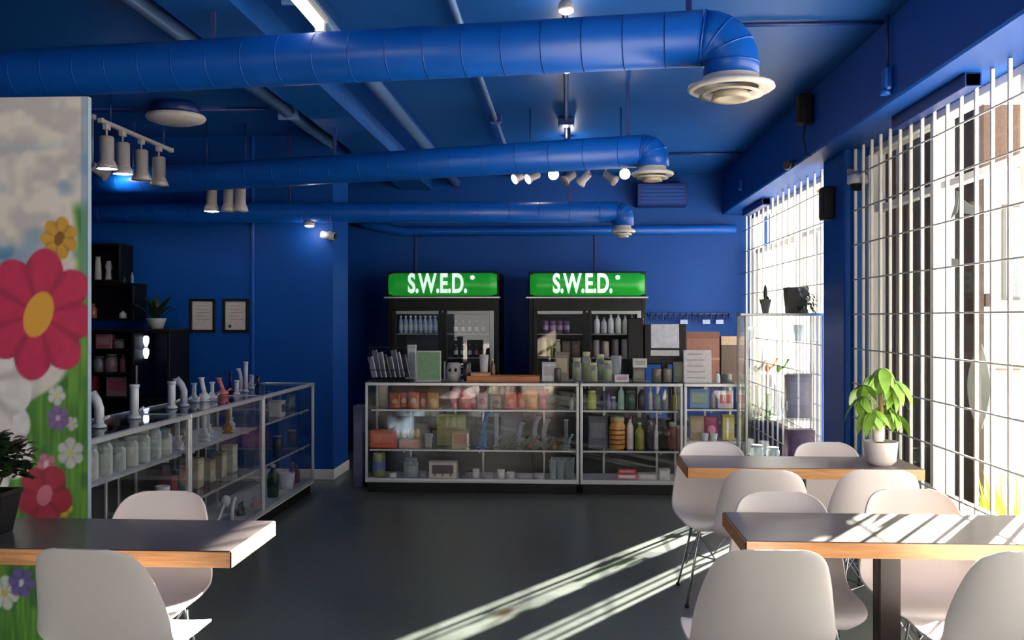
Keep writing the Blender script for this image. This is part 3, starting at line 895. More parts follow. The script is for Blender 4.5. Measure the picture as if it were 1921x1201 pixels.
CY = (atz(685, 718, CH).y + atz(1085, 719, CH).y) / 2        # front plane of the counter cases
CD = .50
x0 = atY(685, CY)[0]; x1 = atY(1086, CY)[0]; x2 = atY(1281, CY)[0]; x3 = atY(1390, CY)[0]
def zc(v, D=None):
    return H + (HZ - v) * ((D or CY) / F)
ZS1, ZS2 = zc(770, CY + .15), zc(845, CY + .08)
case('widest glass counter case holding colourful pouches, left of the other counter cases', (x0, CY, 0), 0, x1 - x0, CD, [(ZS1, .14, 'g'), (ZS2, .06, 'g')], tri=(.33, 1.0, 1.56), back=.62)
case('glass counter case in the middle holding bottles and jars', (x1 + .012, CY, 0), 0, x2 - x1 - .012, CD, [(ZS1, .14, 'g'), (ZS2, .06, 'g')], tri=(.22, .7), back=.62)
case('narrow glass counter case beside the tall glass tower', (x2 + .012, CY, 0), 0, x3 - x2 - .012, CD, [(zc(766, CY + .1), .06, 'g'), (zc(826, CY + .06), .05, 'g')], tri=(.24,))
LX = atz(590, 718, CH).x
ly3 = atz(590, 718, CH).y; ly1 = atz(358, 777, CH).y; ly2 = atz(497, 742, CH).y
ly0 = ly1 - (ly2 - ly1)
LD = .46
for i, (ya_, yb_) in enumerate(((ly0, ly1), (ly1, ly2), (ly2, ly3))):
    case(('glass display case crowded with clear jars, nearest the mural wall', 'glass display case in the middle of the left row', 'glass display case at the far end of the left row')[i],
         (LX, ya_ + .004, 0), PI / 2, yb_ - ya_ - .008, LD, [(.735, .05, 'w' if i < 2 else 'g'), (.43, .04, 'g')], tri=(.18, (yb_ - ya_) - .2), group='glass display cases', back=(.72, .72, 0)[i])

# ---- tall glass tower in front of the far window
tx0, tx1 = 1.435, 2.07
ty0 = tx0 * F / 328.0; ty1 = ty0 + .40
TZ = H + 7 * ty0 / F + .01
tw = thing('glass_tower', 'tall glass display tower glowing in front of the far window', 'display cabinet', (tx0, ty0, 0))
L, Wd = tx1 - tx0, ty1 - ty0
GREYM = mat('grey_tower_metal', (140, 144, 140), .35, .5)
MB().rbox(0, L, 0, Wd, 0, .10, .004).build('plinth', GREYM, tw)
for x in (0, L - .022):
    for y in (0, Wd - .022):
        MB().rbox(x, x + .022, y, y + .022, .10, TZ - .022, .003).build('post', GREYM, tw)
m_ = MB(); m_.rbox(-.04, L + .004, -.004, .024, TZ - .022, TZ, .003); m_.build('top_rail', GREYM, tw)
MB().rbox(-.004, L + .004, Wd - .024, Wd + .004, TZ - .022, TZ, .003).build('top_rail', GREYM, tw)
for x in (-.004, L - .018):
    MB().rbox(x, x + .022, .024, Wd - .024, TZ - .022, TZ, .003).build('top_rail', GREYM, tw)
MB().box(.022, L - .022, .022, Wd - .022, TZ - .012, TZ - .004).build('top_glass', GLASS, tw)
MB().box(.022, L - .022, .006, .011, .1, TZ - .022).build('glass_door', GLASS, tw)
for x in (.006, L - .012):
    MB().box(x, x + .005, .022, Wd - .022, .1, TZ - .022).build('side_glass', GLASS, tw)
MB().box(.022, L - .022, Wd - .012, Wd - .007, .1, TZ - .022).build('back_glass', GLASS, tw)
def tzv(v):
    return H + (HZ - v) * ty0 / F
TSH = [tzv(786), tzv(700), tzv(640), tzv(868)]
for z in TSH:
    MB().rbox(.024, L - .024, .024, Wd - .024, z - .008, z, .002).build('shelf', GLASS, tw)
MB().rbox(L * .5, L * .5 + .02, -.012, 0, .78, .86, .003).build('lock', GREYM, tw)

# ---- coolers
CYF = atY(830, 10.6)[1] * 0 + 10.62
INS = mat('cooler_liner', (92, 98, 108), .5, var=.05)
GRN = mat('green_light_box', (20, 130, 36), .3, emit=(30, 150, 48), estr=.62, var=.04)
LETT = mat('white_lit_letters', (235, 250, 240), .3, emit=(225, 250, 235), estr=1.0, var=.01)
def cooler(label, u0, u1, yf, open_h=1.63):
    xa, D = atY(u0, yf); xb, _ = atY(u1, yf)
    w = xb - xa; dp = YB - .06 - yf
    ht = H + (HZ - 510) * D / F
    zs = H + (HZ - 557) * D / F
    zd = H + (HZ - 583) * D / F
    t = thing('drinks_cooler', label, 'fridge', (xa, yf, 0), 0, 'drinks coolers behind the counter')
    # carcass
    MB().rbox(0, .05, .03, dp, .08, ht, .004).build('side_panel', BLACKP, t)
    MB().rbox(w - .05, w, .03, dp, .08, ht, .004).build('side_panel', BLACKP, t)
    MB().rbox(.05, w - .05, dp - .05, dp, .08, ht, .004).build('back_panel', INS, t)
    MB().rbox(.05, w - .05, .05, dp - .05, zd + .03, ht, .004).build('top_housing', BLACKP, t)
    MB().rbox(.05, w - .05, .05, dp - .05, .08, .22, .004).build('floor_housing', BLACKP, t)
    MB().rbox(0, w, .04, dp, 0, .08, .004).build('base', BLACKP, t)
    MB().rbox(.05, w - .05, .02, .05, zd, zs - .01, .004).build('fascia', BLACKP, t)
    MB().rbox(-.03, w + .02, -.06, .06, zs - .018, zs, .004).build('sign_ledge', ALU, t)
    # convex light box with rounded ends
    a0, a1 = .015, w - .015
    m_ = MB(); n = 24; prof = []
    hz = (ht - .02) - zs - .01
    for k in range(n + 1):
        f = k / n; x = a0 + (a1 - a0) * f
        e = min(f, 1 - f) * (a1 - a0)
        rr = .07
        sh = 1.0 if e > rr else math.sqrt(max(0.02, 1 - ((rr - e) / rr) ** 2))
        prof.append((x, sh))
    vs = []; q = 10
    for x, sh in prof:
        for k in range(q + 1):
            g = k / q
            vs.append((x, -.01 - .055 * math.sin(PI * g) ** .7 * (.35 + .65 * sh), zs + .012 + hz * (.5 + (g - .5) * (.82 + .18 * sh))))
    m_.add(vs, [(i * (q + 1) + k, (i + 1) * (q + 1) + k, (i + 1) * (q + 1) + k + 1, i * (q + 1) + k + 1) for i in range(n) for k in range(q)], True)
    sg = m_.build('sign_panel', GRN, t)
    MB().rbox(0, w, 0, .05, zs, ht, .006).build('sign_housing', BLACKP, t)
    le = text_mesh('S.W.E.D.', hz * 1.18, .003, .009, .62)
    le.transform(Matrix.Translation((w * .46, -.071, zs + .012 + hz * .5)) @ Matrix.Rotation(PI / 2, 4, 'X'))
    put('lettering', le, LETT, sg)
    m2 = MB(); cx, cz = w * .46 + hz * 1.55, zs + .012 + hz * .80
    for k in range(4):
        m2.box(-.026, .026, -.002, .002, -.007, .007, M=Matrix.Translation((cx, -.066, cz)) @ Matrix.Rotation(PI / 4 * k, 4, 'Y'))
    m2.build('star_mark', LETT, sg)
    # two glass doors
    for k in (0, 1):
        dx0 = .05 + k * (w - .1) / 2; dx1 = dx0 + (w - .1) / 2 - .004
        d = MB().rbox(dx0, dx0 + .045, 0, .028, .22, zd, .003).build('door', BLACKP, t)
        MB().rbox(dx1 - .045, dx1, 0, .028, .22, zd, .003).build('door_stile', BLACKP if k == 0 else GREYM, d)
        MB().rbox(dx0 + .045, dx1 - .045, 0, .028, zd - .04, zd, .003).build('door_rail', GREYM, d)
        MB().rbox(dx0 + .045, dx1 - .045, 0, .028, .22, .27, .003).build('door_rail', BLACKP, d)
        MB().box(dx0 + .045, dx1 - .045, .010, .016, .27, zd - .04).build('door_glass', GLASS, d)
        hx = dx1 - .02 if k == 0 else dx0 + .02
        MB().rbox(hx - .01, hx + .01, -.03, 0, .75, 1.05, .004).build('handle', GREYM, d)
    for v in (626, 670, 716):
        z = H + (HZ - v) * (D + .2) / F
        MB().rbox(.055, w - .055, .08, dp - .06, z - .012, z, .002).build('shelf', GREYM, t)
    # the cooler's own strip lamp under its top
    MB().rbox(.08, w - .08, .055, .075, zd - .02, zd + .028, .003).build('strip_lamp', lens_on((235, 240, 255), 2), t)
    return xa, w, D
c1 = cooler('black two-door drinks cooler with green lit sign, left one, behind the pouch case', 727, 935, CYF)
c2 = cooler('black two-door drinks cooler with green lit sign, right one, nearer the windows', 992, 1212, CYF)

# ================================================================== SMALL GOODS
def b_bottle(t, w, h, col, cap=(30, 30, 32), band=None, gl=False):
    r = w / 2
    MB().lathe([(r * .92, 0), (r, h * .03), (r, h * .62), (r * .85, h * .72), (r * .38, h * .84), (r * .36, h * .92)], 16).build('body', JARG if gl else C(col, .25), t)
    MB().lathe([(r * .44, h * .90), (r * .44, h * .99), (r * .38, h)], 14).build('cap', C(cap), t)
    if band:
        MB().lathe([(r * 1.015, h * .18), (r * 1.02, h * .19), (r * 1.02, h * .5), (r * 1.015, h * .51)], 16, cap=False).build('label_band', C(band), t)
def b_can(t, w, h, col, cap=(190, 190, 195), band=None):
    r = w / 2
    MB().lathe([(r * .8, 0), (r, h * .06), (r, h * .9), (r * .86, h * .985)], 16).build('body', C(col, .3), t)
    MB().lathe([(r * .86, h * .98), (r * .84, h), (r * .7, h * .985), (.001, h * .985)], 16, cap=False).build('lid', C(cap, .3), t)
    if band:
        MB().lathe([(r * 1.01, h * .3), (r * 1.02, h * .31), (r * 1.02, h * .62), (r * 1.01, h * .63)], 16, cap=False).build('label_band', C(band), t)
def b_jar(t, w, h, col, cap=(200, 200, 200), fill=None):
    r = w / 2
    MB().lathe([(r * .8, 0), (r, h * .05), (r, h * .72), (r * .8, h * .82), (r * .78, h * .86)], 16).build('body', JARG if col is None else C(col, .25), t)
    MB().lathe([(r * .86, h * .84), (r * .88, h * .97), (r * .8, h)], 16).build('lid', C(cap), t)
    if fill:
        MB().lathe([(r * .75, h * .03), (r * .9, h * .08), (r * .9, h * .55), (r * .5, h * .6)], 14).build('contents', C(fill, .7), t)
def b_box(t, w, h, d, col, acc=(230, 226, 220), lid=False):
    MB().rbox(-w / 2, w / 2, -d / 2, d / 2, 0, h, .003).build('carton', C(col), t)
    MB().box(-w * .38, w * .38, -d / 2 - .0015, -d / 2, h * .3, h * .8).build('printed_panel', C(acc), t)
    MB().box(-w / 2 - .001, w / 2 + .001, -d / 2 - .001, d / 2 + .001, h * .9, h + .001).build('lid_flap', C(tuple(int(c * .85) for c in col)), t)
def b_pouch(t, w, h, col, acc):
    n = 8; vs = []; m_ = MB()
    for side in (-1, 1):
        for j in range(n + 1):
            f = j / n
            th = .32 * w * (1 - f) ** .7 * (0.35 + .65 * math.sin(PI * min(1, f * .9 + .35)))
            for i in range(n + 1):
                g = -1 + 2 * i / n
                vs.append((g * w / 2 * (1 - .05 * f), side * (th * (1 - g * g) + .002), h * f))
    N = (n + 1) * (n + 1)
    fs = []
    for s_ in (0, 1):
        fs += [(s_ * N + j * (n + 1) + i, s_ * N + j * (n + 1) + i + 1, s_ * N + (j + 1) * (n + 1) + i + 1, s_ * N + (j + 1) * (n + 1) + i) for j in range(n) for i in range(n)]
    rim = [i for i in range(n + 1)] + [j * (n + 1) + n for j in range(1, n + 1)] + [n * (n + 1) + i for i in range(n - 1, -1, -1)] + [j * (n + 1) for j in range(n - 1, 0, -1)]
    fs += [(rim[k], rim[(k + 1) % len(rim)], N + rim[(k + 1) % len(rim)], N + rim[k]) for k in range(len(rim))]
    m_.add(vs, fs, True); m_.build('bag', C(col, .35), t)
    MB().rbox(-w * .48, w * .48, -.004, .004, h * .9, h, .002).build('top_seal', C(tuple(int(c * .7) for c in col)), t)
    MB().ell((0, -w * .22, h * .42), w * .28, w * .06, h * .2, 12, 6).build('printed_patch', C(acc), t)
def b_cup(t, w, h, m_=None):
    r = w / 2
    MB().lathe([(r * .72, 0), (r * .76, .004), (r, h), (r * .93, h), (r * .7, .012), (.001, .012)], 16, cap=False).build('bowl', m_ or JARG, t)
    MB().lathe([(.001, 0), (r * .74, 0), (r * .74, .010), (.001, .011)], 16, cap=False).build('thick_base', m_ or JARG, t)
def b_pipe(t, w, h, m_, m2=None, lean=.0, bulb=True):
    """glass water pipe: flared foot, round chamber, neck, slanted stem with bowl"""
    r = w / 2
    MB().lathe([(r, 0), (r, .006), (r * .55, h * .05)], 16).build('foot', m_, t)
    if bulb:
        MB().lathe([(r * .5, h * .04), (r * .95, h * .14), (r * .98, h * .22), (r * .45, h * .36), (r * .36, h * .42)], 16, cap=False).build('chamber', m_, t)
    else:
        MB().lathe([(r * .55, h * .04), (r * .6, h * .1), (r * .55, h * .42)], 16, cap=False).build('chamber', m_, t)
    MB().tube([(0, 0, h * .40), (lean * .4, 0, h * .62), (lean, 0, h * .98)], [r * .36, r * .36, r * .38], 12).build('neck', m_, t)
    MB().lathe([(r * .36, 0), (r * .55, .012), (r * .5, .016)], 14, c=(lean, 0, h * .96)).build('mouthpiece', m2 or m_, t)
    s = MB().tube([(r * .5, 0, h * .2), (r * 1.25, 0, h * .40)], r * .15, 8).build('stem', m2 or m_, t)
    MB().lathe([(.002, 0), (r * .3, h * .05), (r * .32, h * .07)], 10, c=(r * 1.3, 0, h * .40), cap=False).build('bowl', m2 or m_, s)
def b_tube(t, w, h, m_, bendx=0.0, m2=None):
    """tall straight or bent tube pipe"""
    r = w / 2
    MB().lathe([(r * 1.5, 0), (r * 1.5, .008), (r, .02)], 16).build('foot', m_, t)
    MB().tube([(0, 0, .015), (0, 0, h * .55), (bendx * .35, 0, h * .78), (bendx, 0, h)], r, 14).build('tube', m_, t)
    MB().lathe([(r * 1.12, -.018), (r * 1.15, 0), (r * .9, .002)], 14, c=(bendx, 0, h)).build('mouth_ring', m2 or m_, t)
    MB().tube([(r * .6, 0, h * .2), (r * 2.2, 0, h * .33)], r * .28, 8).build('stem', m2 or m_, t)
def b_spoon(t, w, h, m_):
    """small hand pipe lying on the shelf with its neck raised"""
    MB().ell((-w * .3, 0, h * .28), w * .2, w * .2, h * .28, 12, 8).build('bowl', m_, t)
    MB().tube([(-w * .2, 0, h * .25), (w * .15, 0, h * .45), (w * .45, 0, h * .95)], [w * .1, w * .075, w * .08], 10).build('neck', m_, t)
    MB().lathe([(w * .08, 0), (w * .11, h * .06), (w * .05, h * .07)], 10, c=(w * .45, 0, h * .9)).build('mouthpiece', m_, t)
def b_stand(t, w, h, col, paper=(232, 228, 226), lines=6, seed=0):
    """upright printed card in a clear holder"""
    rr = random.Random(seed)
    MB().rbox(-w / 2, w / 2, -.05, .05, 0, .008, .002).build('foot', WHITE, t)
    Mx = Matrix.Rotation(-.12, 4, 'X')
    MB().rbox(-w / 2, w / 2, -.004, .004, .006, h, .002, M=Mx).build('card', C(col), t)
    MB().box(-w * .46, w * .46, -.0055, -.0045, h * .05, h * .95, M=Mx).build('print', C(paper), t)
    m_ = MB()
    for k in range(lines):
        z = h * (.86 - .72 * k / max(1, lines - 1)); e = rr.uniform(.1, .38)
        m_.box(-w * .38, w * e, -.0066, -.0056, z, z + h * .028, M=Mx)
    if lines:
        m_.build('text_lines', C(tuple(int(c * .6) for c in paper)), t)
GOODS = {'bottle': (b_bottle, 'bottle'), 'can': (b_can, 'can'), 'jar': (b_jar, 'jar'), 'carton': (b_box, 'box'), 'snack_pouch': (b_pouch, 'pouch'), 'tumbler': (b_cup, 'glass'),
         'glass_water_pipe': (b_pipe, 'water pipe'), 'tube_pipe': (b_tube, 'water pipe'), 'hand_pipe': (b_spoon, 'pipe'), 'sign_stand': (b_stand, 'sign')}
def goods(name, label, loc, *a, rz=0.0, group=None, cat=None, kind=None, **k):
    fn, c = GOODS[kind or name]
    t = thing(name, label, cat or c, loc, rz, group)
    fn(t, *a, **k)
    return t
def on(u, Y, z):               # point on a shelf at plane Y, with metres per photo pixel there
    x, D = atY(u, Y)
    return (x, Y, z), D / F
TG = lambda n, c, e=.9, ec=(230, 232, 235): glass(n, c, edge=e, edgecol=ec)
SMOKE = TG('smoke_glass', (190, 200, 190), .9, (150, 160, 140))
AMBER = TG('amber_glass', (230, 190, 120), .9, (190, 130, 70))
GREENG = TG('green_glass', (150, 190, 120), .9, (110, 140, 80))
BLUEG = TG('sky_blue_glass', (110, 180, 235), 1.1, (60, 150, 215))
PURPG = TG('purple_glass', (130, 110, 180), 1.0, (70, 60, 110))
WH = mat('white_glazed_glass', (222, 222, 228), .22, var=.04)
LAV = mat('pale_lavender_glass', (186, 186, 206), .25, var=.08)
PINKG = mat('pink_glazed_glass', (206, 120, 124), .25, var=.08)

G1 = 'pouches on the top shelf of the pouch case'
yS = CY + .30
row = [(741, 22, 30, (176, 92, 58), (214, 160, 120), 'brown orange pouch at the left end'), (758, 20, 31, (204, 116, 92), (236, 190, 170), 'salmon pouch second from the left end'), (776, 22, 33, (210, 128, 96), (244, 206, 180), 'peach pouch, third from the left end'),
       (794, 18, 30, (178, 96, 66), (220, 160, 120), 'rust brown pouch, fourth from the left end'), (812, 22, 32, (214, 150, 78), (238, 206, 150), 'amber yellow pouch beside the rust brown one'),
       (852, 20, 32, (196, 52, 72), (236, 150, 160), 'crimson pouch with pink patch'), (872, 22, 34, (216, 48, 62), (240, 130, 130), 'bright red pouch beside the crimson one'), (889, 16, 30, (204, 70, 84), (240, 170, 170), 'rose red narrow pouch'),
       (905, 20, 31, (228, 186, 194), (206, 120, 140), 'pale pink pouch in the middle'), (932, 18, 26, (164, 120, 96), (110, 60, 60), 'brown beige low pouch'), (958, 24, 32, (206, 54, 44), (236, 120, 90), 'scarlet pouch right of the brown beige one'),
       (979, 18, 31, (210, 80, 50), (240, 150, 110), 'orange red pouch beside the scarlet one'), (998, 22, 36, (226, 132, 56), (246, 200, 140), 'large orange pouch'), (1020, 18, 32, (198, 50, 96), (236, 130, 160), 'magenta pouch at the right end')]
for i, (u, w, h, c, a_, lab) in enumerate(row):
    p, k = on(u, yS + (.02 if i % 2 else -.03), ZS1 + .001)
    goods('snack_pouch', lab + ' of the top shelf in the counter case', p, w * k, h * k, c, a_, group=G1)
p, k = on(1039, yS, ZS1 + .001)
t = thing('tape_roll', 'dark green ring standing at the right of the pouches', 'ring', p)
MB().tube([(math.cos(q * PI / 10) * .055, 0, .07 + math.sin(q * PI / 10) * .055) for q in range(20)], .014, 10, closed=True).build('ring', C((64, 74, 66)), t)
MB().rbox(-.03, .03, -.02, .02, 0, .008, .002).build('foot', BLACKP, t)
p, k = on(1072, yS - .05, ZS1 + .001); goods('bottle', 'little white bottle at the right end of the pouch shelf', p, 8 * k, 22 * k, (214, 214, 210), (190, 190, 190))
# brown trays standing behind the pouches
for u, w, h, c, lab in ((790, 110, 24, (112, 92, 74), 'brown carton behind the orange pouches'), (880, 56, 26, (150, 96, 104), 'dusky pink carton behind the red pouches'), (975, 90, 28, (66, 40, 52), 'dark plum carton behind the scarlet pouches')):
    p, k = on(u, CY + .41, ZS1 + .001); goods('carton', lab, p, w * k, h * k * 1.7, .05, c, tuple(int(x * 1.2) for x in c))
# middle shelf
yS = CY + .20
def item(name, u, Y, z, lab, w, h, *a, **kw):
    p, k = on(u, Y, z + .001)
    return goods(name, lab, p, w * k, h * k, *a, **kw)
item('carton', 722, yS, ZS2, 'coral red carton at the left of the middle counter shelf', 50, 32, .12, (206, 88, 62), (226, 120, 92))
p, k = on(771, yS, ZS2 + .001)
t = thing('roll_tray', 'salmon tray filled with tan rolls on the middle counter shelf', 'tray', p)
MB().rbox(-19 * k, 19 * k, -.09, .09, 0, 16 * k, .004).build('tray', C((206, 130, 108)), t)
for i_, dx in enumerate((-12, -4, 4, 12)):
    MB().ell((dx * k, -.02 + .03 * (i_ % 2), 26 * k), 5.5 * k, .05, 9 * k, 10, 8).build('roll', C((190, 156, 100)), t)
item('tumbler', 804, yS, ZS2, 'small clear cup between the rolls and the green box', 16, 26)
item('carton', 847, CY + .36, ZS2, 'large olive green carton on the middle counter shelf', 54, 58, .06, (150, 158, 62), (176, 170, 110))
item('carton', 864, yS - .05, ZS2, 'tan carton in front of the olive green one', 32, 34, .06, (200, 168, 120), (184, 120, 88))
item('tube_pipe', 877, yS - .12, ZS2, 'short cream stick pipe in front of the tan carton', 5, 30, C((244, 238, 214), .2))
item('glass_water_pipe', 905, yS, ZS2, 'bright sky blue glass water pipe on the middle counter shelf', 24, 68, BLUEG, None, lean=.045, bulb=False)
item('tube_pipe', 931, yS + .1, ZS2, 'slim grey tube pipe right of the sky blue one', 8, 62, MILKG)
PG = 'bent glass hand pipes on the middle counter shelf'
specs = [(944, SMOKE, 'smoky'), (957, GREENG, 'green'), (972, SMOKE, 'smoky'), (986, GREENG, 'green'), (1000, AMBER, 'amber'), (1016, SMOKE, 'smoky'), (1030, GREENG, 'green'), (1046, AMBER, 'amber'), (1060, SMOKE, 'smoky')]
for i, (u, m_, cn) in enumerate(specs):
    item('hand_pipe', u, yS - .1 + .06 * (i % 3), ZS2, cn + ' bent glass hand pipe, ' + ORD[i] + ' from the sky blue water pipe', 20, 24 + 4 * (i % 2), m_, rz=.5 - .25 * (i % 4), group=PG)
for i, (u, h) in enumerate(((974, 44), (1003, 54), (1021, 50))):
    item('tube_pipe', u, CY + .36, ZS2, ('short', 'tall', 'middle-sized')[i] + ' frosted tube pipe standing behind the bent hand pipes', 9, h, MILKG, bendx=.03, group='frosted tubes behind the hand pipes')
item('glass_water_pipe', 1062, yS + .12, ZS2, 'pale glass water pipe with white top at the right of the middle shelf', 18, 50, MILKG, WH)
item('carton', 960, CY + .43, ZS2, 'slate grey carton at the back of the middle shelf', 40, 60, .04, (92, 90, 104), (104, 102, 116))
# bottom deck
ZD = .111
yS = CY + .18
item('can', 711, yS, ZD, 'blue lidded green jar at the left of the counter deck', 24, 46, (130, 150, 88), (80, 110, 180), (90, 112, 182))
item('jar', 771, yS, ZD, 'clear jar with grey lid on the counter deck', 28, 36, None, (150, 156, 160), fill=(150, 156, 160))
t = item('carton', 832, yS - .05, ZD, 'cream carton with dark window on the counter deck', 52, 32, .10, (226, 214, 194), (52, 34, 30))
for dx in (-.07, 0, .07):
    MB().lathe([(.012, -.0), (.012, .003)], 12, M=Matrix.Translation((dx, -.052, .035)) @ Matrix.Rotation(PI / 2, 4, 'X')).build('round_mark', C((120, 112, 110)), t)
for i, (u, c, w, h, lab) in enumerate(((737, (206, 200, 188), 14, 10, 'white crumpled packet beside the blue lidded jar'), (793, (120, 120, 126), 16, 12, 'grey packet between the clear jar and the cream carton'), (870, (26, 24, 30), 18, 10, 'black packet right of the cream carton'), (893, (214, 206, 206), 14, 18, 'white packet under the sky blue water pipe'),
        (914, (150, 140, 140), 22, 11, 'pale grey flat packet at the middle of the counter deck'), (940, (222, 214, 206), 14, 17, 'cream packet at the middle of the counter deck'), (958, (196, 190, 190), 16, 14, 'silver packet beside the cream packet'), (985, (168, 160, 158), 34, 10, 'long beige packet on the counter deck'), (1012, (176, 170, 172), 20, 12, 'grey white packet left of the tumblers'))):
    item('snack_pouch', u, yS - .06 + .04 * (i % 2), ZD, lab, w, h, c, tuple(min(255, int(x * 1.15)) for x in c), group='small packets on the counter deck')
for i in range(6):
    item('tumbler', 1037 + 15 * (i % 3) + 4 * (i // 3), CY + .13 + .13 * (i // 3), ZD, ('front', 'rear')[i // 3] + ' row clear ribbed tumbler, ' + ('left', 'middle', 'right')[i % 3] + ' one, at the right of the counter deck', 14, 36, group='ribbed tumblers on the counter deck')

# ---- middle counter case: bottles and jars
yS = CY + .28
for u, kind, w, h, a_, lab in (
    (1110, 'jar', 17, 35, ((206, 212, 110), (214, 218, 140)), 'lime yellow jar at the left of the top shelf'),
    (1133, 'bottle', 10, 34, ((46, 38, 86), (40, 34, 70)), 'dark purple bottle on the top shelf'),
    (1142, 'bottle', 8, 32, ((120, 112, 160), (90, 86, 130)), 'lavender bottle beside the dark purple one'),
    (1151, 'jar', 9, 24, ((120, 130, 140), (236, 236, 240)), 'small jar with white lid between bottles'),
    (1165, 'bottle', 12, 46, ((176, 214, 196), (206, 226, 216)), 'tall mint green bottle'),
    (1183, 'jar', 18, 36, ((52, 78, 66), (70, 92, 80)), 'dark green jar right of the mint bottle'),
    (1204, 'bottle', 15, 42, ((28, 24, 30), (210, 206, 200)), 'black bottle with white cap'),
    (1220, 'bottle', 9, 42, ((226, 208, 210), (240, 236, 236)), 'tall pinkish white bottle'),
    (1233, 'jar', 14, 28, ((150, 160, 156), (170, 176, 172)), 'pale grey green jar'),
    (1248, 'bottle', 10, 38, ((168, 164, 150), (206, 208, 120)), 'grey bottle with yellow cap'),
    (1266, 'bottle', 9, 36, ((196, 190, 120), (220, 214, 160)), 'straw yellow bottle at the right end')):
    item(kind, u, yS, ZS1, lab + ' in the middle counter case', w, h, *a_, group='bottles on the top shelf of the middle counter case')
yS = CY + .20
for u, kind, w, h, a_, lab in (
    (1158, 'jar', 30, 60, ((214, 146, 62), (206, 190, 130)), 'large orange jar with dark stripes'),
    (1182, 'bottle', 13, 62, ((226, 216, 206), (136, 30, 44)), 'white bottle with dark red neck'),
    (1200, 'bottle', 18, 50, ((150, 152, 58), (206, 204, 190)), 'olive yellow bottle with pale cap'),
    (1217, 'bottle', 18, 66, ((24, 24, 42), (30, 30, 48)), 'navy black bottle'),
    (1231, 'bottle', 8, 46, ((214, 212, 216), (226, 226, 230)), 'slim white bottle')):
    t = item(kind, u, yS, ZS2, lab + ' on the middle shelf of the middle counter case', w, h, *a_, group='bottles on the middle shelf of the middle counter case')
    if u == 1158:
        k = CY / F
        for j in range(4):
            MB().lathe([(15.1 * k, 8 * k + j * 9 * k), (15.4 * k, 9 * k + j * 9 * k), (15.4 * k, 11 * k + j * 9 * k), (15.1 * k, 12 * k + j * 9 * k)], 16, cap=False).build('dark_stripe', C((96, 60, 30)), t)
item('carton', 1122, CY + .3, ZS2, 'grey carton leaning at the left of the middle counter case', 36, 58, .05, (96, 96, 108), (128, 128, 138))
for i, (u, w, h, c, lab) in enumerate(((1262, 16, 50, (150, 96, 84), 'rust red jar with cream lid'), (1276, 14, 44, (196, 150, 130), 'salmon jar beside the rust red one'))):
    item('jar', u, yS + .04, ZS2, lab + ' on the middle shelf near the right post', w, h, c, (226, 214, 190))
yS = CY + .16
for i, (u, w, h, c, lab) in enumerate(((1176, 40, 11, (206, 120, 126), 'pink flat carton on the deck of the middle counter case'), (1214, 34, 12, (216, 210, 196), 'cream flat carton beside the pink one'), (1246, 20, 20, (214, 206, 206), 'white small carton near the right of the deck'))):
    item('carton', u, yS, ZD, lab, w, h, .09, c, (236, 226, 220))
p, k = on(1176, yS, ZD + .001 + 11 * CY / F + .002); goods('carton', 'dark red flat carton lying on the pink one', p, 34 * k, 8 * k, .08, (176, 52, 66), (216, 140, 140))

# ---- narrow counter case
Z31, Z32 = zc(766, CY + .1), zc(826, CY + .06)
for u, z, kind, w, h, a_, lab in (
    (1311, Z31, 'carton', 36, 34, (.06, (126, 164, 196), (168, 190, 170)), 'sky blue picture carton at the top left of the narrow counter case'),
    (1337, Z31, 'bottle', 10, 34, ((150, 136, 132), (110, 90, 84)), 'grey brown bottle between the cartons of the narrow counter case'),
    (1360, Z31, 'carton', 28, 32, (.06, (232, 206, 204), (196, 84, 104)), 'white and red carton at the top right of the narrow counter case'),
    (1306, Z32, 'carton', 26, 44, (.08, (176, 152, 116), (196, 176, 140)), 'tan carton on the middle shelf of the narrow counter case'),
    (1334, Z32, 'snack_pouch', 28, 44, ((150, 46, 86), (216, 130, 160)), 'magenta pouch on the middle shelf of the narrow counter case'),
    (1365, Z32, 'carton', 22, 46, (.08, (206, 188, 96), (222, 206, 150)), 'mustard carton on the middle shelf of the narrow counter case')):
    item(kind, u, CY + .2, z, lab, w, h, *a_)
for i, u in enumerate((1322, 1339)):
    item('tumbler', u, CY + .1, Z32, ('left', 'right')[i] + ' small white bowl in front of the magenta pouch', 15, 14, WH, group='small white bowls')

# ---- on top of the counter
ZK = CH
YC = CY + .24
p, k = on(738, YC, ZK)
t = thing('card_rack', 'wire rack of leaning white cards at the left end of the counter', 'card rack', p)
MB().rbox(-.20, .17, -.10, .10, 0, .012, .003).build('base', BLACKP, t)
for z in (.10, .30):
    MB().tube([(-.2, -.09, z), (-.2, .09, z), (.12, .09, z), (.12, -.09, z)], .004, 6, closed=True).build('wire_hoop', BLACKP, t)
for x in (-.2, .12):
    for y in (-.09, .09):
        MB().tube([(x, y, .01), (x, y, .31)], .004, 6).build('wire_upright', BLACKP, t)
for i_ in range(8):
    M = Matrix.Translation((-.17 + i_ * .042, 0, .03)) @ Matrix.Rotation(-.22 + .03 * (i_ % 3), 4, 'Y') @ Matrix.Rotation(.5, 4, 'Z')
    MB().rbox(-.004, .004, -.075, .075, 0, .19 + .02 * ((i_ * 7) % 4), .001, M=M).build('card', C(((206, 206, 210), (150, 150, 158), (226, 226, 230), (96, 96, 104))[i_ % 4]), t)
item('carton', 773, YC + .1, ZK, 'white narrow carton standing beside the card rack', 15, 66, .06, (202, 206, 212), (176, 182, 190))
item('sign_stand', 804, YC - .1, ZK, 'plain green sign card standing on the counter', 46, 58, (190, 196, 184), (112, 148, 108), 0)
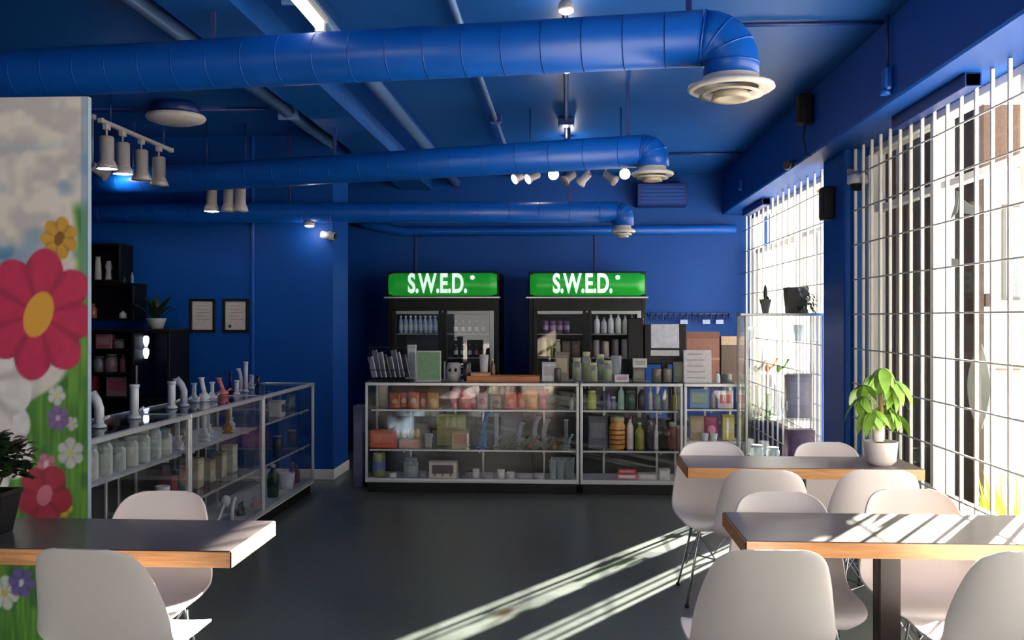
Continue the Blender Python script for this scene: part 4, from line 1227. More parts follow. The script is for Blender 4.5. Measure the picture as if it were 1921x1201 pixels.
# skull-like mug and dark grinder
p, k = on(851, YC, ZK)
t = thing('novelty_mug', 'grey white face shaped mug beside the green sign', 'mug', p)
MB().lathe([(.045, 0), (.06, .02), (.068, .09), (.06, .14), (.05, .165), (.044, .165), (.05, .12), (.04, .03), (.001, .02)], 20, cap=False).build('body', C((176, 170, 168)), t)
for sx in (-1, 1):
    MB().ell((sx * .024, -.058, .10), .015, .012, .018).build('eye_socket', BLACKP, t)
MB().tube([(.055, 0, .05), (.10, 0, .06), (.10, 0, .12), (.06, 0, .13)], .009, 8).build('handle', C((176, 170, 168)), t)
item('can', 876, YC - .03, ZK, 'black canister right of the face shaped mug', 15, 36, (24, 22, 24), (40, 40, 42), (60, 56, 56))
item('tumbler', 908, YC + .1, ZK, 'white paper cup behind the orange tray', 17, 48, C((206, 198, 196)))
item('bottle', 924, YC + .1, ZK, 'brown bottle beside the white paper cup', 9, 40, (94, 60, 44), (200, 190, 180))
p, k = on(945, YC - .06, ZK)
t = thing('wooden_tray', 'long orange wooden tray lying on the counter', 'tray', p)
m_ = MB(); m_.rbox(-.32, .32, -.11, .11, 0, .012, .003); m_.build('bottom', WOODT, t)
for y in (-.11, .10):
    MB().rbox(-.32, .32, y, y + .012, .012, .055, .003).build('rim', WOODT, t)
for x in (-.32, .308):
    MB().rbox(x, x + .012, -.1, .1, .012, .055, .003).build('rim', WOODT, t)
item('carton', 902, YC - .07, ZK + .013, 'flat tan carton lying in the orange tray', 36, 14, .12, (196, 132, 84), (214, 160, 110))
item('carton', 1030, YC, ZK, 'white tissue carton in front of the right cooler', 26, 36, .11, (206, 204, 204), (176, 172, 172))
item('carton', 1054, YC + .06, ZK, 'brown grey display carton left of the olive jars', 26, 54, .09, (110, 98, 84), (150, 140, 120))
item('can', 1046, YC - .06, ZK, 'dark grey canister in front of the brown grey carton', 13, 26, (70, 66, 70), (110, 106, 110))
JO = 'olive filled jars on the counter'
for i, (u, h, dy, f) in enumerate(((1082, 44, .02, (128, 122, 64)), (1100, 54, .1, (168, 158, 84)), (1112, 36, -.06, (146, 140, 70)), (1126, 50, .08, (120, 132, 52)), (1140, 40, -.04, (136, 144, 66)))):
    item('jar', u, YC + dy, ZK, ('brown olive', 'tall straw yellow', 'short olive front', 'tall mossy green', 'yellow green')[i] + ' filled jar on the counter before the right cooler', 17, h, None, (190, 186, 150), fill=f, group=JO)
item('tumbler', 1156, YC + .02, ZK, 'clear plastic dome cup right of the olive jars', 20, 48, JARG)
item('carton', 1166, YC - .06, ZK, 'low white carton right of the olive jars', 26, 14, .1, (226, 224, 226), (190, 150, 160))
item('carton', 1198, YC - .02, ZK + 0, 'grey boxed grinder set at the left of the till', 22, 26, .1, (84, 82, 78), (112, 110, 104))
t = item('carton', 1200, YC - .02, ZK + 26 * YC / F + .003, 'white card box lying on the grey boxed set', 26, 17, .09, (216, 212, 206), (170, 166, 160))
# till: screen on a stand with a white back sheet and printer
p, k = on(1247, YC + .10, ZK)
t = thing('till_screen', 'black till screen with white papers taped to its back', 'till', p)
MB().rbox(-.11, .11, -.10, .10, 0, .02, .004).build('base', BLACKP, t)
MB().rbox(-.03, .03, .0, .05, .02, .2, .004).build('neck', BLACKP, t)
Mx = Matrix.Translation((0, .02, .15)) @ Matrix.Rotation(-.1, 4, 'X')
MB().rbox(-.18, .20, -.02, .02, 0, .36, .008, M=Mx).build('housing', BLACKP, t)
MB().rbox(-.12, .13, -.026, -.02, .145, .36, .001, M=Mx).build('paper_sheet', C((222, 220, 226)), t)
MB().rbox(-.125, .13, -.026, -.02, .075, .125, .001, M=Mx).build('paper_strip', C((216, 212, 210)), t)
MB().rbox(-.33, -.18, .0, .06, -.12, .42, .01, M=Mx).build('side_arm', BLACKP, t)
item('can', 1232, YC - .08, ZK, 'brown roll canister in front of the till', 18, 26, (104, 98, 90), (130, 124, 116))
item('can', 1252, YC - .08, ZK, 'beige brown roll canister in front of the till, right one', 17, 26, (118, 110, 102), (140, 132, 124))
item('carton', 1271, YC - .06, ZK, 'dark green carton beside the white printed sign', 18, 38, .08, (52, 58, 50), (70, 80, 66))
item('sign_stand', 1309, YC - .15, ZK, 'white printed sign card standing on the narrow counter case', 52, 62, (230, 220, 218), (236, 226, 222), 5, 3)
# cardboard boxes behind the sign
p, k = on(1318, CY + .75, 0.62)
t = thing('stock_shelf', 'dark metal stock shelf behind the narrow counter case', 'shelf', (p[0] + .08, CY + .82, 0))
for x in (-.36, .34):
    for y in (-.16, .16):
        MB().rbox(x - .015, x + .015, y - .015, y + .015, 0, .90, .003).build('post', BLACKP, t)
for z in (.2, .55, .90):
    MB().rbox(-.38, .36, -.18, .18, z - .02, z, .003).build('board', BLACKP, t)
YBX = CY + .82
p, k = on(1312, YBX, .901)
t = thing('cardboard_box', 'reddish brown cardboard box behind the white printed sign', 'box', p)
MB().rbox(-.17, .17, -.13, .13, 0, .50, .004).build('body', C((150, 104, 90), .7), t)
MB().rbox(-.17, .17, -.134, -.128, .44, .50, .002).build('flap', C((126, 84, 70), .7), t)
MB().box(-.17, .17, -.132, -.130, .24, .26).build('tape', C((186, 156, 120), .5), t)
p, k = on(1368, YBX - .02, .901)
t = thing('cardboard_box', 'dark brown tall cardboard box with pale top edge beside the glass tower', 'box', p)
MB().rbox(-.095, .115, -.12, .12, 0, .46, .004).build('body', C((92, 76, 66), .7), t)
MB().rbox(-.095, .115, -.124, -.119, .38, .46, .002).build('flap', C((206, 176, 146), .7), t)
item('bottle', 1346, YC - .1, ZK, 'little white bottle right of the printed sign', 10, 20, (226, 224, 226), (60, 60, 66))
item('can', 1362, YC - .06, ZK, 'grey metal canister at the right end of the counter', 20, 16, (120, 118, 112), (160, 160, 160))
# blue rail with hooks on the back wall
x0, D = atY(1215, YB - .05); x1, _ = atY(1372, YB - .05)
zr = H + (HZ - 596) * D / F
t = thing('hook_rail', 'blue rail of hooks on the back wall right of the coolers', 'hook rail', (x0, YB - .02, zr))
MB().rbox(0, x1 - x0, -.02, .02, .03, .06, .004).build('rail', BLUEK, t)
for i_ in range(14):
    x = .03 + i_ * (x1 - x0 - .06) / 13
    MB().tube([(x, -.02, .045), (x, -.05, .04), (x, -.055, -.02), (x + .025, -.045, -.045), (x + .03, -.035, 0)], .008, 6).build('hook', BLUEK, t)
for i_, u in enumerate((1283, 1325, 1350)):
    xx, D = atY(u, YB - .07)
    tg = thing('price_tag', ('left', 'middle', 'right')[i_] + ' small pale tag hanging from the blue hook rail', 'tag', (xx, YB - .075, zr - .075), 0, 'tags on the hook rail')
    MB().rbox(-.045, .045, -.002, .002, 0, .05, .001).build('card', C((176, 196, 226)), tg)
    MB().tube([(0, 0, .05), (0, .01, .085)], .002, 5).build('string', BLACKP, tg)
# grey carton at the left foot of the counter
item('carton', 676, CY + .35, 0, 'slate grey carton on the floor left of the counter', 18, 150, .2, (78, 84, 116), (92, 98, 130))

# ---- left row of cases: jars, pipes and boxes inside
def side(u, X, z):
    y, D = atX(u, X)
    return (X, y, z), D / F
GJ = 'clear jars on the upper shelf of the nearest left case'
n = 9
for r_ in range(2):
    for i in range(n):
        y = ly0 + .10 + (ly1 - ly0 - .2) * i / (n - 1)
        h = .155 + .045 * ((i * 5 + r_ * 3) % 4) / 3
        goods('jar', ('front', 'rear')[r_] + ' row clear glass jar, ' + ORD[n - 1 - i] + ' from the far post, in the nearest left case', (LX - .13 - .15 * r_, y, .736), .108, h, None, (120, 132, 128), fill=((150, 160, 150), (120, 140, 136), (170, 170, 150))[(i + r_) % 3], group=GJ)
n = 6
for i in range(n):
    y = ly1 + .12 + (ly2 - ly1 - .3) * i / (n - 1)
    m_ = (MILKG, SMOKE, MILKG, JARG, AMBER, MILKG)[i]
    goods('glass_water_pipe', ('frosted', 'smoky', 'milky', 'clear', 'amber', 'pale frosted')[i] + ' small water pipe, ' + ORD[i] + ' from the near post of the middle left case', (LX - .13 - .06 * (i % 2), y, .736), .075, .17, m_, WH, rz=PI / 2, group='small water pipes in the middle left case')
for i in range(6):
    y = ly1 + .14 + (ly2 - ly1 - .3) * i / 5
    c = ((118, 52, 58), (176, 120, 104), (176, 168, 150), (150, 142, 124), (160, 156, 140), (190, 188, 178))[i]
    goods('carton', ('dark red', 'salmon', 'cream', 'drab', 'khaki', 'pale grey')[i] + ' carton on the middle shelf of the middle left case', (LX - .2, y, .431), .10, .15 + .02 * (i % 3), .08, c, tuple(min(255, int(x * 1.15)) for x in c), rz=PI / 2, group='cartons in the middle left case')
for i, (u, c, w, h, lab) in enumerate(((398, (150, 148, 140), .09, .06, 'grey'), (424, (70, 92, 78), .12, .05, 'dark green'), (452, (56, 66, 62), .10, .09, 'blackish green'), (478, (170, 110, 110), .10, .07, 'dusty pink'))):
    p, k = side(u, LX - .14, .111)
    goods('snack_pouch', lab + ' packet on the deck of the middle left case', p, w, h, c, tuple(min(255, int(x * 1.2)) for x in c), rz=PI / 2, group='packets on the deck of the left cases')
p, k = side(410, LX - .10, .111)
t = thing('ladle_pipe', 'white ladle shaped pipe leaning on the deck of the middle left case', 'pipe', p, PI / 2)
MB().tube([(-.14, 0, .02), (.02, 0, .10), (.10, 0, .16)], .012, 8).build('handle', WH, t)
MB().ell((.13, 0, .18), .04, .035, .04).build('bowl', WH, t)
p, k = side(435, LX - .10, .111); goods('tube_pipe', 'bent white pipe standing on the deck of the middle left case', p, .03, .17, WH, bendx=.05, rz=PI / 2)
p, k = side(305, LX - .12, .431); goods('tumbler', 'white cup on the middle shelf of the nearest left case', p, .085, .13, WH)
p, k = side(330, LX - .2, .431); goods('glass_water_pipe', 'teal tinted water pipe on the middle shelf of the nearest left case', p, .11, .22, TG('teal_glass', (120, 170, 180), .8, (70, 120, 130)), rz=PI / 2)
for i, u in enumerate((232, 262)):
    p, k = side(u, LX - .2, .111); goods('carton', ('left', 'right')[i] + ' pale carton on the deck of the nearest left case', p, .2, .10, .16, (196, 192, 186), (170, 168, 160), rz=PI / 2)
for i, (u, X, z, kd, a_, lab) in enumerate((
    (520, LX - .12, .736, 'carton', (.12, .13, .1, (206, 206, 208), (66, 60, 70)), 'white carton with dark marks on the upper shelf of the far left case'),
    (506, LX - .33, .736, 'glass_water_pipe', (.1, .16, MILKG, WH), 'frosted water pipe on the upper shelf of the far left case'),
    (546, LX - .22, .736, 'carton', (.2, .12, .02, (86, 110, 130), (150, 170, 170)), 'blue grey card box on the upper shelf of the far left case'),
    (520, LX - .2, .431, 'jar', (.08, .12, (60, 62, 70), (110, 110, 116)), 'dark jar with grey lid on the middle shelf of the far left case'),
    (548, LX - .2, .431, 'jar', (.08, .12, (80, 76, 88), (130, 130, 140)), 'grey violet jar on the middle shelf of the far left case'),
    (512, LX - .12, .111, 'bottle', (.09, .26, (24, 54, 40), (200, 200, 204)), 'dark green bottle on the deck of the far left case'),
    (538, LX - .12, .111, 'tumbler', (.14, .13, WH), 'white paper bin shaped cup on the deck of the far left case'),
    (549, LX - .14, .111, 'bottle', (.06, .18, (96, 70, 110), (150, 130, 160)), 'violet bottle on the deck of the far left case'),
    (556, LX - .12, .111, 'bottle', (.06, .15, (110, 50, 70), (150, 110, 120)), 'wine red bottle on the deck of the far left case'))):
    p, k = side(u, X, z); goods(kd, lab, p, *a_, rz=PI / 2)
# ---- water pipes standing on top of the left cases
TP = 'water pipes standing on the left display cases'
for i, (u, vt, w, m_, bx, X, kd, lab) in enumerate((
    (186, 738, .05, WH, -.04, -.20, 'tube_pipe', 'curved white tube pipe touching the mural edge'),
    (252, 722, .05, WH, 0, -.22, 'tube_pipe', 'straight white tube pipe nearest the mural, on the left case'),
    (322, 716, .048, WH, 0, -.26, 'tube_pipe', 'straight white tube pipe at the middle of the left cases'),
    (345, 711, .046, LAV, -.05, -.24, 'tube_pipe', 'pale lavender tube pipe leaning left beside the straight white one'),
    (364, 722, .045, MILKG, 0, -.3, 'glass_water_pipe', 'grey frosted water pipe right of the leaning lavender tube'),
    (383, 711, .05, WH, -.02, -.26, 'glass_water_pipe', 'white patterned water pipe, tallest of the mid cluster'),
    (398, 720, .045, LAV, 0, -.22, 'glass_water_pipe', 'short lavender water pipe in the mid cluster'),
    (418, 712, .05, PINKG, -.03, -.28, 'glass_water_pipe', 'pink water pipe on top of the left cases'),
    (432, 700, .04, PURPG, 0, -.30, 'glass_water_pipe', 'dusky violet water pipe right of the pink one'),
    (444, 714, .035, LAV, 0, -.22, 'tube_pipe', 'stubby lavender tube in the far cluster'),
    (452, 692, .03, LAV, -.02, -.28, 'tube_pipe', 'slanting lavender tube left of the tallest tube'),
    (461, 679, .032, LAV, 0, -.24, 'tube_pipe', 'tallest slender lavender tube of the far cluster'),
    (472, 704, .03, MILKG, 0, -.30, 'tube_pipe', 'slim frosted tube right of the tallest tube'),
    (484, 706, .03, PURPG, 0, -.26, 'tube_pipe', 'slim violet tube at the far end of the cluster'))):
    p, k = side(u, LX + X, CH + .001)
    h = H + (HZ - vt) * k - CH
    if kd == 'tube_pipe':
        goods(kd, lab, p, w, h, m_, bendx=bx, group=TP)
    else:
        goods(kd, lab, p, w * 1.7, h, m_, None, lean=bx, group=TP)

# ---- black shelves and cabinet on the blue wall
def wallx(u, Y):
    return atY(u, Y)[0]
YS = YLW - .28
def shelfbox(label, u0, u1, v0, v1):
    xa, D = atY(u0, YS); xb, _ = atY(u1, YS)
    z1, z0 = H + (HZ - v0) * D / F, H + (HZ - v1) * D / F
    t = thing('wall_shelf', label, 'shelf', (xa, YS, z0))
    w, h = xb - xa, z1 - z0
    MB().rbox(0, w, 0, .27, 0, .022, .003).build('bottom_board', BLACK, t)
    MB().rbox(0, w, 0, .27, h - .022, h, .003).build('top_board', BLACK, t)
    for x in (0, w - .022):
        MB().rbox(x, x + .022, 0, .27, .022, h - .022, .003).build('side_board', BLACK, t)
    MB().rbox(.022, w - .022, .255, .27, .022, h - .022, .003).build('back_board', BLACK, t)
    return xa, z0, w, h, D / F
xa, z0, w, h, k = shelfbox('black box shelf holding two white vases, uppermost on the wall', 120, 225, 457, 530)
for u, hh, lab in ((184, 42, 'tall slim white vase in the upper black shelf'), (204, 34, 'waisted white vase in the upper black shelf')):
    x, D = atY(u, YS + .1)
    t = thing('vase', lab, 'vase', (x, YS + .1, z0 + .023))
    hk = hh * k
    MB().lathe([(.03, 0), (.034, hk * .1), (.022 if hh < 40 else .03, hk * .5), (.034 if hh < 40 else .028, hk * .75), (.02, hk)], 16).build('body', C((176, 172, 166)), t)
    MB().lathe([(.018, hk), (.026, hk + .012), (.016, hk + .012)], 14, cap=False).build('lip', C((176, 172, 166)), t)
xa, z0b, w, hb, k = shelfbox('wider black box shelf under the vase shelf', 110, 251, 531, 602)
for u, hh, c, lab in ((175, 28, (150, 84, 70), 'rust brown figurine bottle in the wider black shelf'), (231, 14, (196, 196, 196), 'tiny white bottle in the wider black shelf')):
    x, D = atY(u, YS + .1); goods('bottle', lab, (x, YS + .1, z0b + .023), 14 * k, hh * k, c, tuple(int(q * .8) for q in c))
for u, hh, c, lab in ((230, 14, (70, 90, 96), 'small dark jar on top of the wider black shelf'), (248, 20, (110, 130, 170), 'thin blue grey bottle on the edge of the wider black shelf')):
    x, D = atY(u, YS + .1); goods('jar' if u == 230 else 'bottle', lab, (x, YS + .1, z0b + hb + .001), (10 if u == 230 else 6) * k, hh * k, c, tuple(int(q * 1.1) for q in c))
# black cabinet
YCB = YLW - .48
xa, D = atY(150, YCB); xb, _ = atY(318, YCB)
zt = H + (HZ - 618) * D / F
k = D / F
t = thing('black_cabinet', 'tall black glass-fronted cabinet against the blue wall', 'cabinet', (xa, YCB, 0))
w = xb - xa
for x in (0, w * .57, w - .03):
    MB().rbox(x, x + .03, 0, .46, 0, zt - .03, .003).build('side_panel', BLACK, t)
MB().rbox(-.01, w + .01, -.01, .47, zt - .03, zt, .004).build('top_board', BLACK, t)
MB().rbox(.03, w - .03, .44, .46, 0, zt - .03, .003).build('back_panel', BLACK, t)
CSH = [H + (HZ - v) * k for v in (655, 700, 745)]
for z in CSH + [.35, .03]:
    MB().rbox(.03, w * .57, .02, .44, z - .02, z, .003).build('shelf', BLACK, t)
d = MB().rbox(w * .57 + .03, w - .03, .004, .024, .03, .8, .003).build('door', BLACK, t)
MB().box(w * .57 + .03, w - .03, .008, .014, .8, zt - .04).build('door_glass', GLASS, d)
MB().rbox(w * .57 + .05, w * .57 + .065, -.02, .004, .9, 1.1, .003).build('handle', GREYM, d)
for z in (CSH[0], CSH[1]):
    MB().rbox(w * .57 + .03, w - .03, .03, .44, z - .012, z, .002).build('shelf', GLASS, t)
for v in (641, 664):           # glowing bodies standing in for two lamp reflections in the cabinet glass
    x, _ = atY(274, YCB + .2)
    l = MB().lathe([(.012, -.05), (.026, -.01), (.028, .03), (.014, .05)], 14, c=(x - xa, .2, H + (HZ - v) * k)).build('reflection_glow', lens_on((225, 230, 255), 4), t)
    MB().tube([(x - xa, .2, H + (HZ - v) * k), (x - xa, .44, H + (HZ - v) * k + .02)], .006, 6).build('glow_arm', BLACKP, l)
for i, (u, z, kd, a_, lab) in enumerate((
    (198, CSH[0], 'carton', (.15, .13, .08, (150, 92, 100), (180, 130, 130)), 'dusky pink carton on the top shelf of the black cabinet'),
    (224, CSH[0], 'jar', (.10, .09, (120, 116, 118), (90, 86, 88)), 'grey jar on the top shelf of the black cabinet'),
    (186, CSH[1], 'jar', (.11, .15, (112, 112, 116), (84, 84, 88)), 'round grey jar on the middle shelf of the black cabinet'),
    (209, CSH[1], 'jar', (.12, .17, (122, 110, 106), (92, 84, 80)), 'round taupe jar on the middle shelf of the black cabinet'),
    (231, CSH[1], 'bottle', (.06, .17, (130, 84, 92), (160, 130, 130)), 'pinkish bottle on the middle shelf of the black cabinet'),
    (173, CSH[2], 'carton', (.10, .19, .1, (120, 34, 46), (150, 60, 66)), 'deep red carton low in the black cabinet'),
    (224, CSH[2], 'carton', (.19, .18, .12, (132, 110, 108), (150, 70, 80)), 'taupe carton with red stripe low in the black cabinet'))):
    x, _ = atY(u, YCB + .14)
    goods(kd, lab, (x, YCB + .14, z + .001), *a_)
# ---- framed papers
for u, lab, mark in ((380, 'black framed paper on the blue wall, left of the pair', 0), (442, 'black framed paper with a small dark seal, right of the pair', 1)):
    x, D = atY(u, YLW - .012); k = D / F
    z = H + (HZ - 592) * k
    t = thing('framed_paper', lab, 'framed paper', (x, YLW - .001, z), 0, 'framed papers on the blue wall')
    hw, hh = 22 * k, 29 * k
    for s_ in (-1, 1):
        MB().rbox(s_ * hw - .012, s_ * hw + .012, -.022, 0, -hh - .012, hh + .012, .003).build('frame_side', BLACKP, t)
        MB().rbox(-hw, hw, -.022, 0, s_ * hh - .012, s_ * hh + .012, .003).build('frame_rail', BLACKP, t)
    pp = MB().box(-hw, hw, -.010, -.004, -hh, hh).build('paper', C((196, 186, 180)), t)
    m_ = MB()
    for j in range(5):
        m_.box(-hw * .6, hw * (.6 - .2 * (j % 2)), -.0112, -.0102, hh * (.6 - .22 * j), hh * (.64 - .22 * j))
    m_.build('text_lines', C((150, 140, 138)), pp)
    if mark:
        MB().lathe([(.016, 0), (.016, .002)], 14, M=Matrix.Translation((-hw * .5, -.010, -hh * .7)) @ Matrix.Rotation(PI / 2, 4, 'X')).build('seal', C((70, 62, 70)), pp)

# ---- bottles in the coolers
def cool(cx, dy=.2):
    return CYF + dy
def cz(v):
    D = CYF / CT
    return H + (HZ - v) * (D + .2) / F
GB = 'bottles in the left cooler'
for i in range(8):
    x, D = atY(752 + i * 9.2, CYF + .2); k = D / F
    goods('bottle', ORD[i] + ' pale blue water bottle from the left in the left cooler', (x, CYF + .2, cz(626) + .001), 8.6 * k, 33 * k, (142, 164, 190), (200, 206, 214), band=(176, 190, 206), group=GB)
for r_, v in enumerate((626, 670)):
    for i in range(5):
        x, D = atY(855 + i * 13, CYF + .2); k = D / F
        goods('bottle', ('upper', 'lower')[r_] + ' shelf dark bottle with white label, ' + ORD[i] + ' in the right door of the left cooler', (x, CYF + .2, cz(v) + .001), 8 * k, 24 * k, (60, 52, 60), (176, 170, 172), band=((206, 200, 200) if not (r_ and i > 2) else (176, 96, 104)), group=GB)
GB = 'drinks in the right cooler'
for i in range(4):
    x, D = atY(1024 + i * 13, CYF + .2); k = D / F
    goods('can', ORD[i] + ' purple can from the left in the right cooler', (x, CYF + .2, cz(626) + .001), 11 * k, 24 * k, (112, 74, 122), (150, 140, 160), (176, 150, 186), group=GB)
for i, (u, w, h, c, a_, lab) in enumerate(((1020, 12, 36, (214, 206, 140), (190, 186, 120), 'cream yellow jar'), (1033, 11, 38, (140, 140, 60), (110, 110, 50), 'olive jar'), (1046, 12, 34, (206, 200, 184), (170, 166, 150), 'ivory jar'))):
    x, D = atY(u, CYF + .2); k = D / F
    goods('jar', lab + ' on the second shelf of the right cooler', (x, CYF + .2, cz(670) + .001), w * k, h * k, c, a_, group=GB)
for i, u in enumerate((1062, 1080)):
    x, D = atY(u, CYF + .2); k = D / F
    goods('carton', ('left', 'right')[i] + ' brown drink carton on the second shelf of the right cooler', (x, CYF + .2, cz(670) + .001), 15 * k, 30 * k, .1, (104, 84, 76), (126, 106, 96), group=GB)
for i, (u, h, c) in enumerate(((1120, 34, (206, 208, 218)), (1133, 30, (176, 180, 190)), (1146, 36, (214, 216, 220)), (1160, 38, (206, 216, 214)), (1173, 34, (196, 198, 190)), (1186, 36, (176, 172, 156)))):
    x, D = atY(u, CYF + .2); k = D / F
    goods('bottle', ORD[i] + ' whitish bottle from the left in the right door of the right cooler', (x, CYF + .2, cz(626) + .001), 11 * k, h * k, c, tuple(int(q * .8) for q in c), group=GB)
for i, (u, h, c, lab) in enumerate(((1118, 32, (150, 142, 146), 'grey'), (1136, 30, (176, 164, 160), 'beige'), (1154, 34, (120, 114, 116), 'dark grey'), (1172, 34, (160, 156, 156), 'pale grey'))):
    x, D = atY(u, CYF + .2); k = D / F
    goods('can', lab + ' can on the second shelf in the right door of the right cooler', (x, CYF + .2, cz(670) + .001), 13 * k, h * k, c, group=GB)

# ---- goods in the glass tower
def tow(u, dy, z):
    x, D = atY(u, ty0 + dy)
    return (x, ty0 + dy, z + .001), D / F
for i, (u, z, h, w, m_, lab) in enumerate((
    (1420, 0, 60, 16, SMOKE, 'smoky water pipe'), (1440, 0, 44, 14, GREENG, 'greenish water pipe'), (1462, 0, 50, 15, MILKG, 'frosted water pipe'))):
    p, k = tow(u, .2, TSH[0]); goods('glass_water_pipe', lab + ' on the third shelf of the glass tower', p, w * k, h * k, m_, group='glass pieces in the tower')
for i, (u, h, m_, lab) in enumerate(((1425, 24, SMOKE, 'smoky hand pipe'), (1447, 28, AMBER, 'amber hand pipe'), (1468, 26, GREENG, 'green hand pipe'))):
    p, k = tow(u, .16, TSH[1]); goods('hand_pipe', lab + ' on the second shelf of the glass tower', p, 24 * k, h * k, m_, group='glass pieces in the tower')
for i, (u, h, m_, lab) in enumerate(((1408, 26, MILKG, 'frosted cup'), (1450, 22, JARG, 'clear cup'), (1498, 30, JARG, 'tall clear cup'))):
    p, k = tow(u, .18, TSH[2]); goods('tumbler', lab + ' on the top shelf of the glass tower', p, 18 * k, h * k, m_, group='glass pieces in the tower')
p, k = tow(1497, .22, TSH[0]); goods('carton', 'tall grey carton inside the glass tower', p, 46 * k, 84 * k, .1, (112, 106, 106), (128, 122, 120))
p, k = tow(1500, .2, TSH[3]); goods('carton', 'plum brown carton low in the glass tower', p, 50 * k, 60 * k, .12, (74, 48, 62), (90, 62, 74))
for i, (u, h, lab) in enumerate(((1420, 30, 'left'), (1450, 26, 'right'))):
    p, k = tow(u, .2, TSH[3]); goods('jar', lab + ' clear jar low in the glass tower', p, 24 * k, h * k, None, (200, 200, 200), group='glass pieces in the tower')

# ================================================================== PLANTS
def leaf_mesh(L, W, curl=.25, fold=.15, nm='leaf'):
    vs = []; n = 6
    for i in range(n + 1):
        f = i / n; w = W / 2 * math.sin(PI * min(1, f * .94 + .06)) ** .8
        z = -curl * L * f * f
        vs += [(-w, L * f, z + fold * w), (0, L * f, z), (w, L * f, z + fold * w)]
    fs = []
    for i in range(n):
        for k in (0, 1):
            fs.append((i * 3 + k, i * 3 + k + 1, (i + 1) * 3 + k + 1, (i + 1) * 3 + k))
    m_ = MB(); m_.add(vs, fs, True)
    return m_.mesh(nm)
def leafmat(name, rgb):
    m = mat(name, rgb, .42, var=.3, scale=18)
    return m
def leaves(parent, me, m, pts):
    for p, yaw, pitch, s in pts:
        o = put('leaf', me, m, parent)
        o.location = p; o.rotation_euler = (pitch, 0, yaw); o.scale = (s, s, s)
        md = None
SOIL = mat('dark_soil', (46, 36, 30), .9, var=.3, bump=.4)
# pot on the mural table
pb = atz(24, 987, .75)
t = thing('potted_plant', 'bushy dark green plant in black square pot on the mural table', 'plant', (pb.x, LT[2] + .22, .7505))
M = Matrix.Rotation(PI / 4, 4, 'Z')
MB().lathe([(.062, 0), (.092, .135), (.098, .14), (.098, .155), (.088, .155), (.082, .13)], 4, smooth=False, M=M).build('pot', BLACKP, t)
MB().lathe([(.084, .135), (.001, .14)], 4, cap=False, M=M).build('soil', SOIL, t)
for k in range(7):
    a_ = k * .9; MB().tube([(0, 0, .13), (.03 * math.cos(a_), .03 * math.sin(a_), .2), (.08 * math.cos(a_), .08 * math.sin(a_), .27)], .004, 6).build('stem', mat('brown_green_stem', (70, 70, 40), .7), t)
lm = leaf_mesh(.043, .046, .3, .2); dg = leafmat('dark_jade_leaf', (34, 58, 26))
pts = []
for k in range(295):
    a_ = random.uniform(0, 2 * PI); e = random.uniform(-.6, 1.5); r_ = random.uniform(.05, .125)
    pts.append((Vector((r_ * math.cos(a_) * math.cos(e), r_ * math.sin(a_) * math.cos(e), .25 + r_ * .9 * math.sin(e))), a_ - PI / 2 + random.uniform(-.6, .6), random.uniform(-.3, .9), random.uniform(.7, 1.15)))
leaves(t, lm, dg, pts)
# money tree on the plant table
pb = atz(1652, 872, .75)
pcx, pcy = min(pb.x, FT[1] - .14), pb.y
t = thing('potted_tree', 'bright green potted tree in round white pot by the window', 'plant', (pcx, pcy, .7505))
MB().lathe([(.058, 0), (.078, .02), (.088, .12), (.09, .125), (.082, .125), (.078, .105)], 24, cap=False).build('pot', WHITEP, t)
MB().lathe([(.001, .0), (.058, 0)], 24, cap=False).build('pot_base', WHITEP, t)
MB().lathe([(.08, .108), (.001, .112)], 24, cap=False).build('soil', SOIL, t)
STM = mat('tan_stem', (150, 124, 84), .7, var=.2)
MB().tube([(0, 0, .1), (.006, 0, .24), (-.004, .004, .42)], [.02, .014, .009], 10).build('trunk', STM, t)
MB().lathe([(.026, .13), (.03, .14), (.03, .22), (.02, .225)], 16, c=(-.028, -.05, 0)).build('moisture_stick_cover', C((226, 216, 206)), t)
lg = leafmat('fresh_green_leaf', (120, 160, 54))
lm2 = leaf_mesh(.135, .06, .55, .2)
for k in range(13):
    a_ = k * 2.4 + .3; zb_ = .24 + .18 * (k % 4) / 3; e = .35 + .8 * ((k * 37) % 11) / 11
    L_ = .09 + .06 * ((k * 5) % 4) / 3
    base = Vector((0, 0, zb_))
    tip = base + Vector((L_ * math.cos(a_) * math.cos(e), L_ * math.sin(a_) * math.cos(e), L_ * math.sin(e) * .9))
    MB().tube([base, (base + tip) / 2 + Vector((0, 0, .015)), tip], .003, 6).build('leaf_stalk', lg, t)
    for j in range(5):
        o = put('leaf', lm2, lg, t); o.location = tip; o.rotation_euler = (-.45 - .25 * (j % 2), .2 * (j - 2), a_ - PI / 2 + (j - 2) * .75); s_ = .75 + .3 * (j == 2); o.scale = (s_, s_, s_)
